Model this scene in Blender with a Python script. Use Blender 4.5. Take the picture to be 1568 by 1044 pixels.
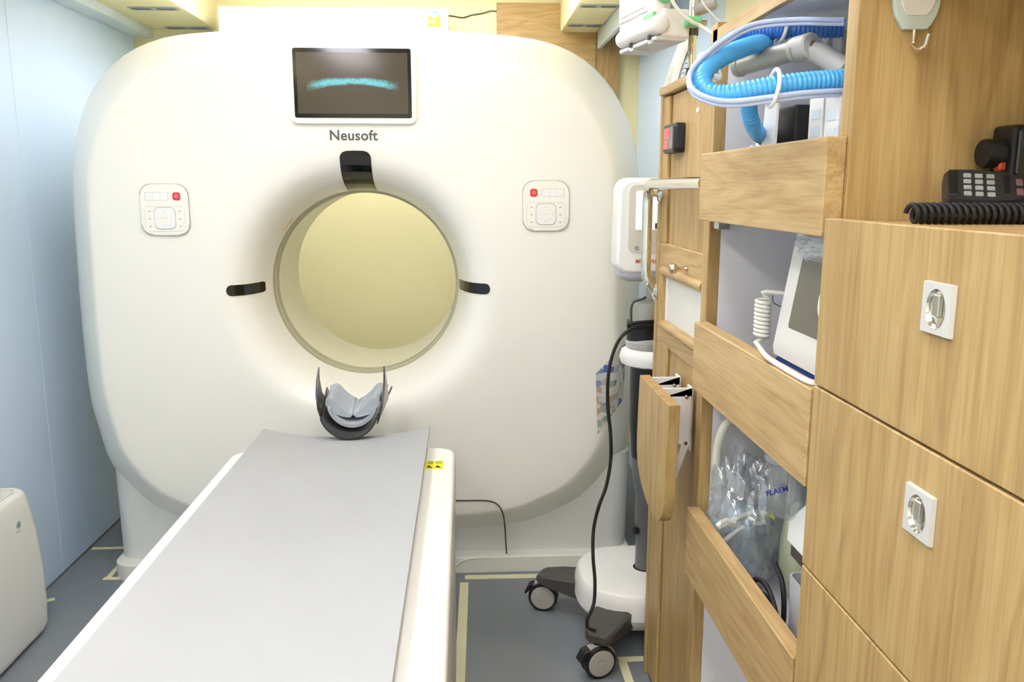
import bpy, bmesh, math, random
from mathutils import Vector, Matrix
from mathutils.bvhtree import BVHTree

for o in list(bpy.data.objects):
    bpy.data.objects.remove(o)
random.seed(7)
SC = bpy.context.scene
COL = SC.collection
PI = math.pi

# ------------------------------------------------------------------ camera
FPX, CX, CY = 1280.0, 784.0, 522.0
CAM = Vector((0, 0, 1.36))
TH = math.atan(235 / FPX)
PS = math.atan(72 * math.cos(TH) / FPX)
FWD = Vector((math.sin(PS) * math.cos(TH), math.cos(PS) * math.cos(TH), -math.sin(TH)))
RGT = Vector((math.cos(PS), -math.sin(PS), 0))
UPV = RGT.cross(FWD)
cd = bpy.data.cameras.new('camera')
cd.sensor_width = 36
cd.lens = 36 * FPX / 1568
cd.clip_start = 0.02
cam = bpy.data.objects.new('camera', cd)
COL.objects.link(cam)
cam.matrix_world = Matrix((RGT, UPV, -FWD)).transposed().to_4x4()
cam.location = CAM
SC.camera = cam

# ------------------------------------------------------------------ world and exposure
w = bpy.data.worlds.new('world')
SC.world = w
w.use_nodes = True
w.node_tree.nodes['Background'].inputs[0].default_value = (0.8, 0.85, 0.9, 1)
w.node_tree.nodes['Background'].inputs[1].default_value = 0.3
vs = SC.view_settings
vs.view_transform = 'Standard'
vs.look = 'None'
vs.gamma = 1
vs.use_curve_mapping = False
vs.exposure = 0.0
LAMP = 12.2          # emission of the ceiling panels


def R(x, y, X=None, Y=None, Z=None):
    """photo pixel -> point on the plane X=, Y= or Z="""
    d = FWD + RGT * ((x - CX) / FPX) - UPV * ((y - CY) / FPX)
    if X is not None:
        t = (X - CAM.x) / d.x
    elif Y is not None:
        t = (Y - CAM.y) / d.y
    else:
        t = (Z - CAM.z) / d.z
    return CAM + d * t


# ------------------------------------------------------------------ materials
def lin(c):
    if isinstance(c, str):
        c = [int(c[i:i + 2], 16) / 255 for i in (0, 2, 4)]
    return [((v + 0.055) / 1.055) ** 2.4 if v > 0.04045 else v / 12.92 for v in c] + [1]


MATS = {}


def mat(name, col='ffffff', rough=0.5, metal=0.0, var=0.03, scale=6, bump=0.0, bscale=200, emit=None, estr=0,
        trans=0.0, alpha=None, coat=0.0, spec=0.5):
    if name in MATS:
        return MATS[name]
    m = bpy.data.materials.new(name)
    m.use_nodes = True
    nt = m.node_tree
    b = nt.nodes['Principled BSDF']
    L = nt.links.new
    c = lin(col)
    tc = nt.nodes.new('ShaderNodeTexCoord')
    n = nt.nodes.new('ShaderNodeTexNoise')
    n.inputs['Scale'].default_value = scale
    n.inputs['Detail'].default_value = 3
    L(tc.outputs['Object'], n.inputs['Vector'])
    r = nt.nodes.new('ShaderNodeValToRGB')
    r.color_ramp.elements[0].position = 0.3
    r.color_ramp.elements[1].position = 0.7
    r.color_ramp.elements[0].color = [v * (1 - var) for v in c[:3]] + [1]
    r.color_ramp.elements[1].color = [min(1, v * (1 + var)) for v in c[:3]] + [1]
    L(n.outputs['Fac'], r.inputs['Fac'])
    L(r.outputs['Color'], b.inputs['Base Color'])
    b.inputs['Roughness'].default_value = rough
    b.inputs['Metallic'].default_value = metal
    b.inputs['Specular IOR Level'].default_value = spec
    b.inputs['Coat Weight'].default_value = coat
    b.inputs['Coat Roughness'].default_value = 0.1
    if trans:
        b.inputs['Transmission Weight'].default_value = trans
        b.inputs['IOR'].default_value = 1.3
    if bump:
        n2 = nt.nodes.new('ShaderNodeTexNoise')
        n2.inputs['Scale'].default_value = bscale
        L(tc.outputs['Object'], n2.inputs['Vector'])
        bp = nt.nodes.new('ShaderNodeBump')
        bp.inputs['Strength'].default_value = bump
        bp.inputs['Distance'].default_value = 0.002
        L(n2.outputs['Fac'], bp.inputs['Height'])
        L(bp.outputs['Normal'], b.inputs['Normal'])
    if emit:
        b.inputs['Emission Color'].default_value = lin(emit)
        b.inputs['Emission Strength'].default_value = estr
    if alpha is not None:
        b.inputs['Alpha'].default_value = alpha
    MATS[name] = m
    return m


def wood(name, axis, a='d3b98c', b_='c6a878', dark='ad8c5c'):
    """oak laminate, grain along the given axis"""
    m = bpy.data.materials.new(name)
    m.use_nodes = True
    nt = m.node_tree
    L = nt.links.new
    b = nt.nodes['Principled BSDF']
    tc = nt.nodes.new('ShaderNodeTexCoord')
    oi = nt.nodes.new('ShaderNodeObjectInfo')
    ml = nt.nodes.new('ShaderNodeMath')
    ml.operation = 'MULTIPLY'
    ml.inputs[1].default_value = 7.0
    L(oi.outputs['Random'], ml.inputs[0])
    ad = nt.nodes.new('ShaderNodeVectorMath')
    ad.operation = 'ADD'
    L(tc.outputs['Object'], ad.inputs[0])
    L(ml.outputs[0], ad.inputs[1])

    def noise(sl, sc, det, dist):
        mp = nt.nodes.new('ShaderNodeMapping')
        s = [sc, sc, sc]
        s['xyz'.index(axis)] = sl
        mp.inputs['Scale'].default_value = s
        L(ad.outputs[0], mp.inputs['Vector'])
        n = nt.nodes.new('ShaderNodeTexNoise')
        n.inputs['Scale'].default_value = 1
        n.inputs['Detail'].default_value = det
        n.inputs['Distortion'].default_value = dist
        L(mp.outputs[0], n.inputs['Vector'])
        return n
    n1 = noise(1.0, 9, 3, 1.3)      # broad bands, cathedral shapes
    n2 = noise(9, 240, 4, 0.0)      # pores
    n3 = noise(1.0, 34, 3, 0.35)     # medium streaks
    r = nt.nodes.new('ShaderNodeValToRGB')
    e = r.color_ramp.elements
    e[0].position = 0.28
    e[0].color = lin(dark)
    e[1].position = 0.75
    e[1].color = lin(a)
    k = e.new(0.5)
    k.color = lin(b_)
    wv = nt.nodes.new('ShaderNodeMath')      # growth rings from folded broad noise
    wv.operation = 'PINGPONG'
    wv.inputs[1].default_value = 0.09
    L(n1.outputs['Fac'], wv.inputs[0])
    wm = nt.nodes.new('ShaderNodeMath')
    wm.operation = 'MULTIPLY_ADD'
    wm.inputs[1].default_value = 2.6
    L(wv.outputs[0], wm.inputs[0])
    m3 = nt.nodes.new('ShaderNodeMath')
    m3.operation = 'MULTIPLY_ADD'
    m3.inputs[1].default_value = 0.5
    m3.inputs[2].default_value = 0.15
    L(n3.outputs['Fac'], m3.inputs[0])
    L(m3.outputs[0], wm.inputs[2])
    L(wm.outputs[0], r.inputs['Fac'])
    mx = nt.nodes.new('ShaderNodeMix')
    mx.data_type = 'RGBA'
    mx.blend_type = 'MULTIPLY'
    r2 = nt.nodes.new('ShaderNodeValToRGB')
    r2.color_ramp.elements[0].position = 0.33
    r2.color_ramp.elements[1].position = 0.55
    r2.color_ramp.elements[0].color = (0.62, 0.56, 0.5, 1)
    r2.color_ramp.elements[1].color = (1, 1, 1, 1)
    L(n2.outputs['Fac'], r2.inputs['Fac'])
    mx.inputs[0].default_value = 0.42
    L(r.outputs['Color'], mx.inputs[6])
    L(r2.outputs['Color'], mx.inputs[7])
    L(mx.outputs[2], b.inputs['Base Color'])
    b.inputs['Roughness'].default_value = 0.45
    b.inputs['Specular IOR Level'].default_value = 0.35
    bp = nt.nodes.new('ShaderNodeBump')
    bp.inputs['Strength'].default_value = 0.12
    bp.inputs['Distance'].default_value = 0.001
    L(n2.outputs['Fac'], bp.inputs['Height'])
    L(bp.outputs['Normal'], b.inputs['Normal'])
    MATS[name] = m
    return m


def clear(name, tint='ffffff', gloss=0.25, rough=0.12, opac=0.15):
    """thin clear plastic: transparent with a glossy and a faint milky share"""
    m = bpy.data.materials.new(name)
    m.use_nodes = True
    nt = m.node_tree
    L = nt.links.new
    nt.nodes.remove(nt.nodes['Principled BSDF'])
    out = nt.nodes['Material Output']
    t = nt.nodes.new('ShaderNodeBsdfTransparent')
    t.inputs[0].default_value = lin(tint)
    g = nt.nodes.new('ShaderNodeBsdfGlossy')
    g.inputs['Roughness'].default_value = rough
    d = nt.nodes.new('ShaderNodeBsdfDiffuse')
    d.inputs[0].default_value = lin(tint)
    a = nt.nodes.new('ShaderNodeMixShader')
    a.inputs[0].default_value = opac
    L(t.outputs[0], a.inputs[1])
    L(d.outputs[0], a.inputs[2])
    b = nt.nodes.new('ShaderNodeMixShader')
    n = nt.nodes.new('ShaderNodeTexNoise')
    n.inputs['Scale'].default_value = 40
    mm = nt.nodes.new('ShaderNodeMath')
    mm.operation = 'MULTIPLY'
    mm.inputs[1].default_value = gloss * 2
    L(n.outputs['Fac'], mm.inputs[0])
    L(mm.outputs[0], b.inputs[0])
    L(a.outputs[0], b.inputs[1])
    L(g.outputs[0], b.inputs[2])
    L(b.outputs[0], out.inputs['Surface'])
    MATS[name] = m
    return m


WZ = wood('oak_vertical', 'z', 'c6a973', 'b99963', 'a48454')
WY = wood('oak_lengthwise', 'y', 'cdb07f', 'c0a06d', 'ac8a5b')
WX = wood('oak_crosswise', 'x', 'c6a973', 'b99963', 'a48454')
M_GAN = mat('gantry_white', 'f6f3e9', 0.32, var=0.006, coat=0.3)
M_GAN2 = mat('gantry_grey_white', 'e2e3de', 0.4, var=0.01)
M_RING = mat('bore_ring_grey', 'b4b196', 0.5)
M_LINER = mat('bore_liner', 'f0edd9', 0.35, var=0.01)
M_BLACKG = mat('black_gloss', '111111', 0.08, spec=0.6)
M_BLACK = mat('black_plastic', '17171a', 0.42)
M_BLACKM = mat('black_rubber', '131313', 0.6)
M_DGREY = mat('dark_grey_plastic', '4b4745', 0.45, bump=0.2, bscale=700)
M_WHITE = mat('white_plastic', 'f2f1ee', 0.35, var=0.01)
M_WHITE2 = mat('white_paint', 'f4f4f2', 0.5, var=0.01)
M_BED = mat('bed_white', 'f6f3ec', 0.35, var=0.01)
M_PAD = mat('mattress_grey', 'b2b3b5', 0.55, var=0.02, bump=0.1, bscale=500)
M_FOAM = mat('foam_blue_grey', 'b3bac2', 0.8, var=0.03, bump=0.2, bscale=600)
M_CARBON = mat('carbon_black', '2a2928', 0.25, var=0.1)
M_STEEL = mat('satin_steel', 'c9c3b4', 0.22, 1.0)
M_CHROME = mat('chrome', 'e8e4da', 0.08, 1.0)
M_BRASS = mat('nickel_knob', 'd8cfbf', 0.15, 1.0)
M_RED = mat('red_button', 'd8323a', 0.35)
M_REDL = mat('red_button_top', 'f0706c', 0.35)
M_YEL = mat('yellow_sticker', 'f4ee2a', 0.5)
M_TEXTG = mat('lettering_grey', '5d5b55', 0.45)
M_GRAPH = mat('graphite_lines', '8a897f', 0.6)
M_FLOOR = mat('vinyl_floor_grey', '7f8489', 0.22, var=0.06, scale=3, bump=0.03, bscale=60)
M_TAPE = mat('cream_tape', 'e6e0b8', 0.6, var=0.05)
M_BLUE = mat('wall_blue', 'd3e7fc', 0.45, var=0.012, scale=2)
M_BLUE2 = mat('wall_trim_blue', 'd3e1e4', 0.4, var=0.01)
M_CREAM = mat('wall_cream', 'ece3b0', 0.6, var=0.015, scale=3)
M_CEIL = mat('ceiling_cream', 'eeeada', 0.7, var=0.01)
M_VENT = mat('vent_grey', 'aaaba6', 0.5)
M_VDARK = mat('vent_dark', '6e6f6c', 0.6)
M_LAV = mat('laminate_white', 'eceaec', 0.5, var=0.01)
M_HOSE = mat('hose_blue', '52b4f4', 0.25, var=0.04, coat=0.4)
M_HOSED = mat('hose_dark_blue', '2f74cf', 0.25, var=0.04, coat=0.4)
M_LINE = mat('pale_tube', 'c9d8f8', 0.25, var=0.03, coat=0.4)
M_BEIGE = mat('warm_grey_metal', 'a9a498', 0.35, 0.4)
M_GRY = mat('device_grey', 'b9b7b5', 0.4)
M_GREEN = mat('green_knob', '7cc98a', 0.4)
M_PINKW = mat('device_off_white', 'f0e8e4', 0.4, var=0.01)
M_EBLUE = mat('device_blue', '2f57b8', 0.35)
M_SCR = mat('dead_screen', '6f6d68', 0.2, spec=0.6)
M_SCRL = mat('pale_screen', 'dcdbd0', 0.2)
M_CABLE = mat('ivory_cable', 'ece9dd', 0.4)
M_BAG = clear('clear_bag', 'fafcff', 0.2, 0.15, 0.2)
M_JAR = clear('clear_jar', 'eef2f4', 0.12, 0.08, 0.12)
M_GLASS = clear('frosted_pane', 'f0f0ec', 0.1, 0.3, 0.75)
M_HOOK = mat('hook_mint', 'cfdcd2', 0.4)
M_TAUPE = mat('window_panel_grey', 'e4e1d2', 0.4)


# ------------------------------------------------------------------ mesh helpers
class MB:
    def __init__(s):
        s.bm = bmesh.new()

    def _bev(s, verts, r, seg):
        if r > 0:
            es = {e for v in verts for e in v.link_edges}
            bmesh.ops.bevel(s.bm, geom=list(es), offset=r, segments=seg, profile=0.5, affect='EDGES', clamp_overlap=True)

    def box(s, a, b, r=0.0, seg=2, M=None):
        a, b = Vector(a), Vector(b)
        lo = Vector((min(a.x, b.x), min(a.y, b.y), min(a.z, b.z)))
        hi = Vector((max(a.x, b.x), max(a.y, b.y), max(a.z, b.z)))
        vs_ = []
        for z in (lo.z, hi.z):
            for (x, y) in ((lo.x, lo.y), (hi.x, lo.y), (hi.x, hi.y), (lo.x, hi.y)):
                p = Vector((x, y, z))
                vs_.append(s.bm.verts.new(M @ p if M else p))
        for f in ((3, 2, 1, 0), (4, 5, 6, 7), (0, 1, 5, 4), (1, 2, 6, 5), (2, 3, 7, 6), (3, 0, 4, 7)):
            s.bm.faces.new([vs_[i] for i in f])
        s._bev(vs_, r, seg)
        return s

    def ext(s, pts, vec, r=0.0, seg=2):
        """extrude a closed polygon along vec"""
        vec = Vector(vec)
        A = [s.bm.verts.new(Vector(p)) for p in pts]
        B = [s.bm.verts.new(Vector(p) + vec) for p in pts]
        n = len(A)
        f0 = s.bm.faces.new(A[::-1])
        f1 = s.bm.faces.new(B)
        for i in range(n):
            s.bm.faces.new((A[i], A[(i + 1) % n], B[(i + 1) % n], B[i]))
        if r > 0:
            es = set(f0.edges) | set(f1.edges)
            bmesh.ops.bevel(s.bm, geom=list(es), offset=r, segments=seg, profile=0.5, affect='EDGES', clamp_overlap=True)
        bmesh.ops.recalc_face_normals(s.bm, faces=s.bm.faces)
        return s

    def loft(s, rings, cap0=True, cap1=True, closed=True, loop=False):
        V = [[s.bm.verts.new(Vector(p)) for p in r] for r in rings]
        m = len(V)
        for i in range(m if loop else m - 1):
            a, b = V[i], V[(i + 1) % m]
            n = len(a)
            for j in range(n if closed else n - 1):
                k = (j + 1) % n
                s.bm.faces.new((a[j], a[k], b[k], b[j]))
        if not loop:
            if cap0:
                s.bm.faces.new(V[0][::-1])
            if cap1:
                s.bm.faces.new(V[-1])
        bmesh.ops.recalc_face_normals(s.bm, faces=s.bm.faces)
        return s

    def tube(s, path, r, n=10, loop=False):
        path = [Vector(p) for p in path]
        m = len(path)
        rr = r if isinstance(r, (list, tuple)) else [r] * m
        rings = []
        up = None
        for i, p in enumerate(path):
            a = path[(i - 1) % m] if (loop or i > 0) else p
            b = path[(i + 1) % m] if (loop or i < m - 1) else p
            t = (b - a).normalized()
            if up is None:
                up = Vector((0, 0, 1)) if abs(t.z) < 0.9 else Vector((1, 0, 0))
            sd = t.cross(up)
            if sd.length < 1e-6:
                sd = t.orthogonal()
            sd.normalize()
            up = sd.cross(t).normalized()
            rings.append([p + (sd * math.cos(2 * PI * k / n) + up * math.sin(2 * PI * k / n)) * rr[i] for k in range(n)])
        return s.loft(rings, loop=loop)

    def lathe(s, prof, c, ax=(0, 0, 1), n=32, loop=False):
        """profile [(radius, height)] about an axis through c"""
        ax = Vector(ax).normalized()
        e1 = ax.orthogonal().normalized()
        e2 = ax.cross(e1)
        c = Vector(c)
        rings = []
        for (r, h) in prof:
            r = max(r, 1e-4)
            rings.append([c + ax * h + (e1 * math.cos(2 * PI * k / n) + e2 * math.sin(2 * PI * k / n)) * r for k in range(n)])
        return s.loft(rings, loop=loop)

    def grid(s, f, nu, nv):
        V = [[s.bm.verts.new(Vector(f(i / nu, j / nv))) for j in range(nv + 1)] for i in range(nu + 1)]
        for i in range(nu):
            for j in range(nv):
                s.bm.faces.new((V[i][j], V[i + 1][j], V[i + 1][j + 1], V[i][j + 1]))
        return s

    def thick(s, t):
        bmesh.ops.recalc_face_normals(s.bm, faces=s.bm.faces)
        bmesh.ops.solidify(s.bm, geom=list(s.bm.faces), thickness=t)
        return s

    def build(s, name, material, parent=None, ang=35, label=None):
        me = bpy.data.meshes.new(name)
        off = Vector((0, 0, 0))
        p = parent
        while p is not None:
            off += p.location
            p = p.parent
        if parent is None and s.bm.verts:
            xs = [v.co.x for v in s.bm.verts]
            ys = [v.co.y for v in s.bm.verts]
            zs = [v.co.z for v in s.bm.verts]
            off = Vector(((min(xs) + max(xs)) / 2, (min(ys) + max(ys)) / 2, min(zs)))
        for v in s.bm.verts:
            v.co -= off
        bmesh.ops.remove_doubles(s.bm, verts=s.bm.verts, dist=1e-6)
        s.bm.to_mesh(me)
        s.bm.free()
        for f in me.polygons:
            f.use_smooth = True
        me.set_sharp_from_angle(angle=math.radians(ang))
        o = bpy.data.objects.new(name, me)
        COL.objects.link(o)
        me.materials.append(material)
        if parent:
            o.parent = parent
        else:
            o.location = off
        if label:
            o['label'] = label
        if ang < 80:
            wn = o.modifiers.new('weighted_normal', 'WEIGHTED_NORMAL')
            wn.keep_sharp = True
        return o


def thing(name, label, cat, loc, group=None):
    o = bpy.data.objects.new(name, None)
    COL.objects.link(o)
    o.location = loc
    o.empty_display_size = 0.05
    o['label'] = label
    o['category'] = cat
    if group:
        o['group'] = group
    return o


def tag(o, label, cat, group=None):
    o['label'] = label
    o['category'] = cat
    if group:
        o['group'] = group
    return o


def struct(o):
    o['kind'] = 'structure'
    return o


def smooth(pts, step=0.02, loop=False):
    """Catmull-Rom resampling of a list of points"""
    pts = [Vector(p) for p in pts]
    n = len(pts)
    out = []
    for i in range(n if loop else n - 1):
        if loop:
            p0, p1, p2, p3 = (pts[(i + k - 1) % n] for k in range(4))
        else:
            p1, p2 = pts[i], pts[i + 1]
            p0 = pts[i - 1] if i > 0 else p1 * 2 - p2
            p3 = pts[i + 2] if i < n - 2 else p2 * 2 - p1
        k = max(1, int((p2 - p1).length / step))
        for j in range(k):
            t = j / k
            out.append(0.5 * ((2 * p1) + (p2 - p0) * t + (2 * p0 - 5 * p1 + 4 * p2 - p3) * t * t + (3 * p1 - p0 - 3 * p2 + p3) * t ** 3))
    if not loop:
        out.append(pts[-1])
    return out


def even(pts, step):
    """points at an even spacing along a polyline"""
    out = [pts[0]]
    acc = 0
    for a, b in zip(pts, pts[1:]):
        d = (b - a).length
        if d < 1e-9:
            continue
        while acc + d >= step:
            a = a + (b - a).normalized() * (step - acc)
            out.append(a)
            d = (b - a).length
            acc = 0
            if d < 1e-9:
                break
        acc += d
    return out


def rrect(w_, h_, r, n=5):
    """rounded rectangle outline, centred"""
    p = []
    for (cx, cy, a0) in ((w_ / 2 - r, h_ / 2 - r, 0), (-w_ / 2 + r, h_ / 2 - r, 90), (-w_ / 2 + r, -h_ / 2 + r, 180), (w_ / 2 - r, -h_ / 2 + r, 270)):
        for k in range(n + 1):
            a = math.radians(a0 + 90 * k / n)
            p.append((cx + r * math.cos(a), cy + r * math.sin(a)))
    return p


def plateY(c, w_, h_, r, t, bev=0.0, n=5):
    """rounded plate facing -Y, its front at c.y"""
    c = Vector(c)
    return MB().ext([c + Vector((x, 0, z)) for x, z in rrect(w_, h_, r, n)], (0, t, 0), bev)


def plateX(c, w_, h_, r, t, bev=0.0, n=5):
    """rounded plate facing -X, its front at c.x"""
    c = Vector(c)
    return MB().ext([c + Vector((0, y, z)) for y, z in rrect(w_, h_, r, n)], (t, 0, 0), bev)


def text(name, body, size, M, material, parent, depth=0.0006, shear=0.0, spacing=1.0):
    cu = bpy.data.curves.new(name, 'FONT')
    cu.body = body
    cu.size = size
    cu.align_x = 'CENTER'
    cu.align_y = 'CENTER'
    cu.extrude = depth
    cu.shear = shear
    cu.offset = size * 0.022
    cu.space_character = spacing
    t = bpy.data.objects.new(name, cu)
    COL.objects.link(t)
    dg = bpy.context.evaluated_depsgraph_get()
    me = bpy.data.meshes.new_from_object(t.evaluated_get(dg))
    bpy.data.objects.remove(t)
    b = MB()
    b.bm.from_mesh(me)
    b.bm.transform(M)
    return b.build(name, material, parent)


FACEY = Matrix(((1, 0, 0, 0), (0, 0, -1, 0), (0, 1, 0, 0), (0, 0, 0, 1)))     # text lying in XZ, read from -Y


def surf(objs):
    """ray caster over built meshes: photo pixel -> point and normal on the surface"""
    V, Fc = [], []
    bpy.context.view_layer.update()
    for o in objs:
        k = len(V)
        V += [o.matrix_world @ v.co for v in o.data.vertices]
        Fc += [[k + i for i in p.vertices] for p in o.data.polygons]
    t = BVHTree.FromPolygons(V, Fc)

    def hit(x, y):
        d = (FWD + RGT * ((x - CX) / FPX) - UPV * ((y - CY) / FPX)).normalized()
        l, n, i, q = t.ray_cast(CAM, d)
        if l is None:
            return None, None
        return l, (n if n.dot(d) < 0 else -n)
    return hit


# ================================================================== THE ROOM
XL, XR, YB, YF, ZC = -1.45, 0.80, 3.95, -1.6, 2.30
SZ = 2.045          # underside of the soffits
struct(MB().box((XL - 0.1, YF - 0.1, -0.1), (XR + 0.1, YB + 0.1, 0)).build('floor', M_FLOOR))
struct(MB().box((XL - 0.1, YF - 0.1, ZC), (XR + 0.1, YB + 0.1, ZC + 0.1)).build('ceiling', M_CEIL))
struct(MB().box((XL, YB, 0), (XR, YB + 0.1, ZC)).build('wall_back', M_CREAM))
wb = bpy.data.objects['wall_back']
struct(MB().box((XL, YF - 0.1, 0), (XR, YF, ZC)).build('wall_front', M_CEIL))
wl = struct(MB().box((XL - 0.1, YF, 0), (XL - 0.006, YB, ZC)).build('wall_left', M_VENT))
wr = struct(MB().box((XR + 0.006, YF, 0), (XR + 0.1, YB, ZC)).build('wall_right', M_VENT))
ys_ = [YF, -0.85, 0.35, 1.55, R(20, 130, X=XL).y, YB]
for a, b in zip(ys_, ys_[1:]):
    MB().box((XL - 0.006, a + 0.001, 0.006), (XL, b - 0.001, ZC), 0.0012, 1).build('panel', M_BLUE, wl)
for a, b, m in ((YF, 0.2, M_CREAM), (0.2, 1.4, M_CREAM), (1.4, 2.66, M_CREAM), (2.66, 2.80, M_BLUE2), (2.80, YB, M_BLUE)):
    MB().box((XR, a + 0.001, 0.006), (XR + 0.006, b - 0.001, ZC), 0.0012, 1).build('panel', m, wr)
# oak boards on the back wall
x0, x1, x2 = R(760, 20, Y=YB).x, R(912, 90, Y=YB).x, R(948, 90, Y=YB).x
for a, b in ((x0, x1), (x1, x2)):
    MB().box((a + 0.001, YB - 0.018, 0.1), (b - 0.001, YB, 2.17), 0.0015, 1).build('board', WX if a == x0 else WZ, wb)
# soffits with their side rails
for k, (a, b) in enumerate(((XL, R(332, 47, Y=YB).x), (R(857, 48, Y=YB).x, XR))):
    if k == 0:
        struct(MB().box((a, YF, SZ), (b, YB - 0.001, ZC), 0.012, 2).build('trim_1', M_CREAM))
    else:
        struct(MB().box((a, YF, SZ), (0.603, YB - 0.019, ZC), 0.012, 2).build('trim_2', M_CREAM))
struct(MB().box((XL + 0.001, YF, 2.008), (-1.365, YB + -0.001, 2.088), 0.004, 2).build('trim_3', M_BLUE2))
struct(MB().box((0.604, 2.0, 1.975), (0.622, YB - 0.02, ZC), 0.004, 2).build('trim_4', M_BLUE2))

# ceiling lamps
def led(x, y, w_, l_, label, k=1.0):
    t = thing('ceiling_light', label, 'light', (x, y, ZC - 0.03), 'ceiling light panels')
    f = MB()
    for (a, b) in (((-w_ / 2 - .015, -l_ / 2 - .015), (w_ / 2 + .015, -l_ / 2)), ((-w_ / 2 - .015, l_ / 2), (w_ / 2 + .015, l_ / 2 + .015)),
                   ((-w_ / 2 - .015, -l_ / 2), (-w_ / 2, l_ / 2)), ((w_ / 2, -l_ / 2), (w_ / 2 + .015, l_ / 2))):
        f.box((x + a[0], y + a[1], ZC - 0.03), (x + b[0], y + b[1], ZC))
    f.build('frame', M_WHITE, t)
    MB().box((x - w_ / 2, y - l_ / 2, ZC - 0.022), (x + w_ / 2, y + l_ / 2, ZC - 0.004)).build('diffuser', mat('lamp_diffuser_%d' % int(k * 100), 'ffffff', 0.5, emit='f7f6fb', estr=LAMP * k), t)


for (x, y, nm) in ((-0.78, 1.75, 'white ceiling light panel over the wall side of the bed'),
                   (0.06, 1.75, 'white ceiling light panel over the aisle beside the bed'),
                   (-0.78, -0.35, 'white ceiling light panel at the rear, wall side'),
                   (0.06, -0.35, 'white ceiling light panel at the rear, cupboard side')):
    led(x, y, 0.3, 1.1 if y > 1 else 1.6, nm, 0.85 if y > 1 else 1.4)
led(-0.35, 3.34, 1.2, 0.3, 'white ceiling light panel above the back of the scanner', 1.5)

# vents under the soffits
def vent(c, w_, label):
    c = Vector(c)
    t = thing('air_vent', label, 'vent', c, 'grey slot vents under the ceiling ducts')
    MB().ext([c + Vector((x, y, -0.003)) for x, y in rrect(w_, 0.055, 0.012)], (0, 0, 0.0035), 0.001, 1).build('plate', M_VENT, t)
    for s in (-1, 1):
        q = c + Vector((s * w_ * 0.25, 0, 0))
        MB().ext([q + Vector((x, y, -0.0045)) for x, y in rrect(w_ * 0.4, 0.03, 0.014)], (0, 0, 0.003), 0.001, 1).build('slot', M_VDARK, t)


vent((-1.2, 3.5, SZ), 0.19, 'grey slot vent under cream duct on the blue wall side, further from the rear')
vent((-1.2, 3.9, SZ), 0.19, 'grey slot vent under cream duct, mostly hidden by the scanner top')
vent((0.52, 3.36, SZ), 0.15, 'grey slot vent under cream duct beside oak boards, further from them')
vent((0.52, 3.75, SZ), 0.15, 'grey slot vent under cream duct, next to the oak boards')

# floor tape
def tape(p, q, w_, label):
    p, q = Vector(p), Vector(q)
    p.z = q.z = 0
    d = (q - p).normalized()
    n = Vector((-d.y, d.x, 0)) * w_ / 2
    tag(MB().ext([p + n, p - n, q - n, q + n], (0, 0, 0.0012)).build('floor_tape', M_TAPE), label, 'tape', 'cream tape strips on the floor')


tape(R(712, 884, Z=0), (0.42, 2.765, 0), 0.03, 'cream tape strip along the front of scanner base')
tape(R(711, 892, Z=0), R(703, 1060, Z=0), 0.03, 'cream tape strip running beside the white bed')
tape((-1.29, 2.83, 0), (-1.20, 2.83, 0), 0.018, 'cream tape strip in front of the scanner foot, wall side')
tape((-1.276, 2.84, 0), (-1.276, 3.0, 0), 0.018, 'cream tape strip beside the scanner foot, wall side')
tape((XL + 0.01, 3.09, 0), (-1.27, 3.09, 0), 0.018, 'cream tape strip from blue wall to the scanner base')
tape((0.435, 2.22, 0), (0.52, 2.22, 0), 0.025, 'short cream tape strip at the oak door corner, crosswise')
tape((0.445, 2.205, 0), (0.445, 1.9, 0), 0.025, 'cream tape strip running along foot of the oak door')
tape(R(78, 921, Z=0) + Vector((-.03, 0, 0)), R(84, 917, Z=0), 0.02, 'small scrap of cream tape behind the air purifier')

# air conditioner over the scanner
ya = 3.74
zt = R(500, 11, Y=ya).z
xa, xb = R(333, 15, Y=ya).x, R(686, 8, Y=ya).x
t = thing('air_conditioner', 'white wall air conditioner above the scanner with energy label', 'air conditioner', ((xa + xb) / 2, YB, zt - 0.30))
MB().box((xa, ya, zt - 0.30), (xb, YB - 0.002, zt), 0.006, 3).build('housing', M_WHITE, t)
MB().box((xa + 0.04, ya - 0.012, zt - 0.325), (xb - 0.04, ya + 0.10, zt - 0.302), 0.006, 2).build('louvre', M_WHITE, t)
xl = R(665, 30, Y=ya).x
s = MB().box((xl - 0.027, ya - 0.0015, zt - 0.075), (xl + 0.027, ya - 0.0002, zt - 0.03)).build('energy_label', M_YEL, t, label='yellow energy label')
arc = []
for k in range(13):
    a = PI * k / 12
    arc.append((math.cos(a), math.sin(a)))
MB().ext([(xl + 0.027 * c, ya - 0.0012, zt - 0.03 + 0.02 * q) for c, q in arc], (0, 0.001, 0)).build('label_top', mat('label_pale', 'f6f3b0', 0.5), s)
MB().ext([(xl + 0.025 * c, ya - 0.002, zt - 0.03 + 0.02 * q) for c, q in arc[:8]] + [(xl + 0.016 * c, ya - 0.002, zt - 0.03 + 0.011 * q) for c, q in arc[:8][::-1]], (0, 0.001, 0)).build('label_arc', mat('label_teal', '5fc3b4', 0.5), s)
MB().lathe([(0.009, 0), (0.009, 0.001)], (xl, ya - 0.0024, zt - 0.03), (0, 1, 0), 20).build('label_badge', mat('label_pink', 'f0d4d0', 0.5), s)
MB().box((xl - 0.02, ya - 0.0022, zt - 0.058), (xl + 0.002, ya - 0.001, zt - 0.048)).build('label_bar', mat('label_pale', 'f6f3b0'), s)
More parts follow.
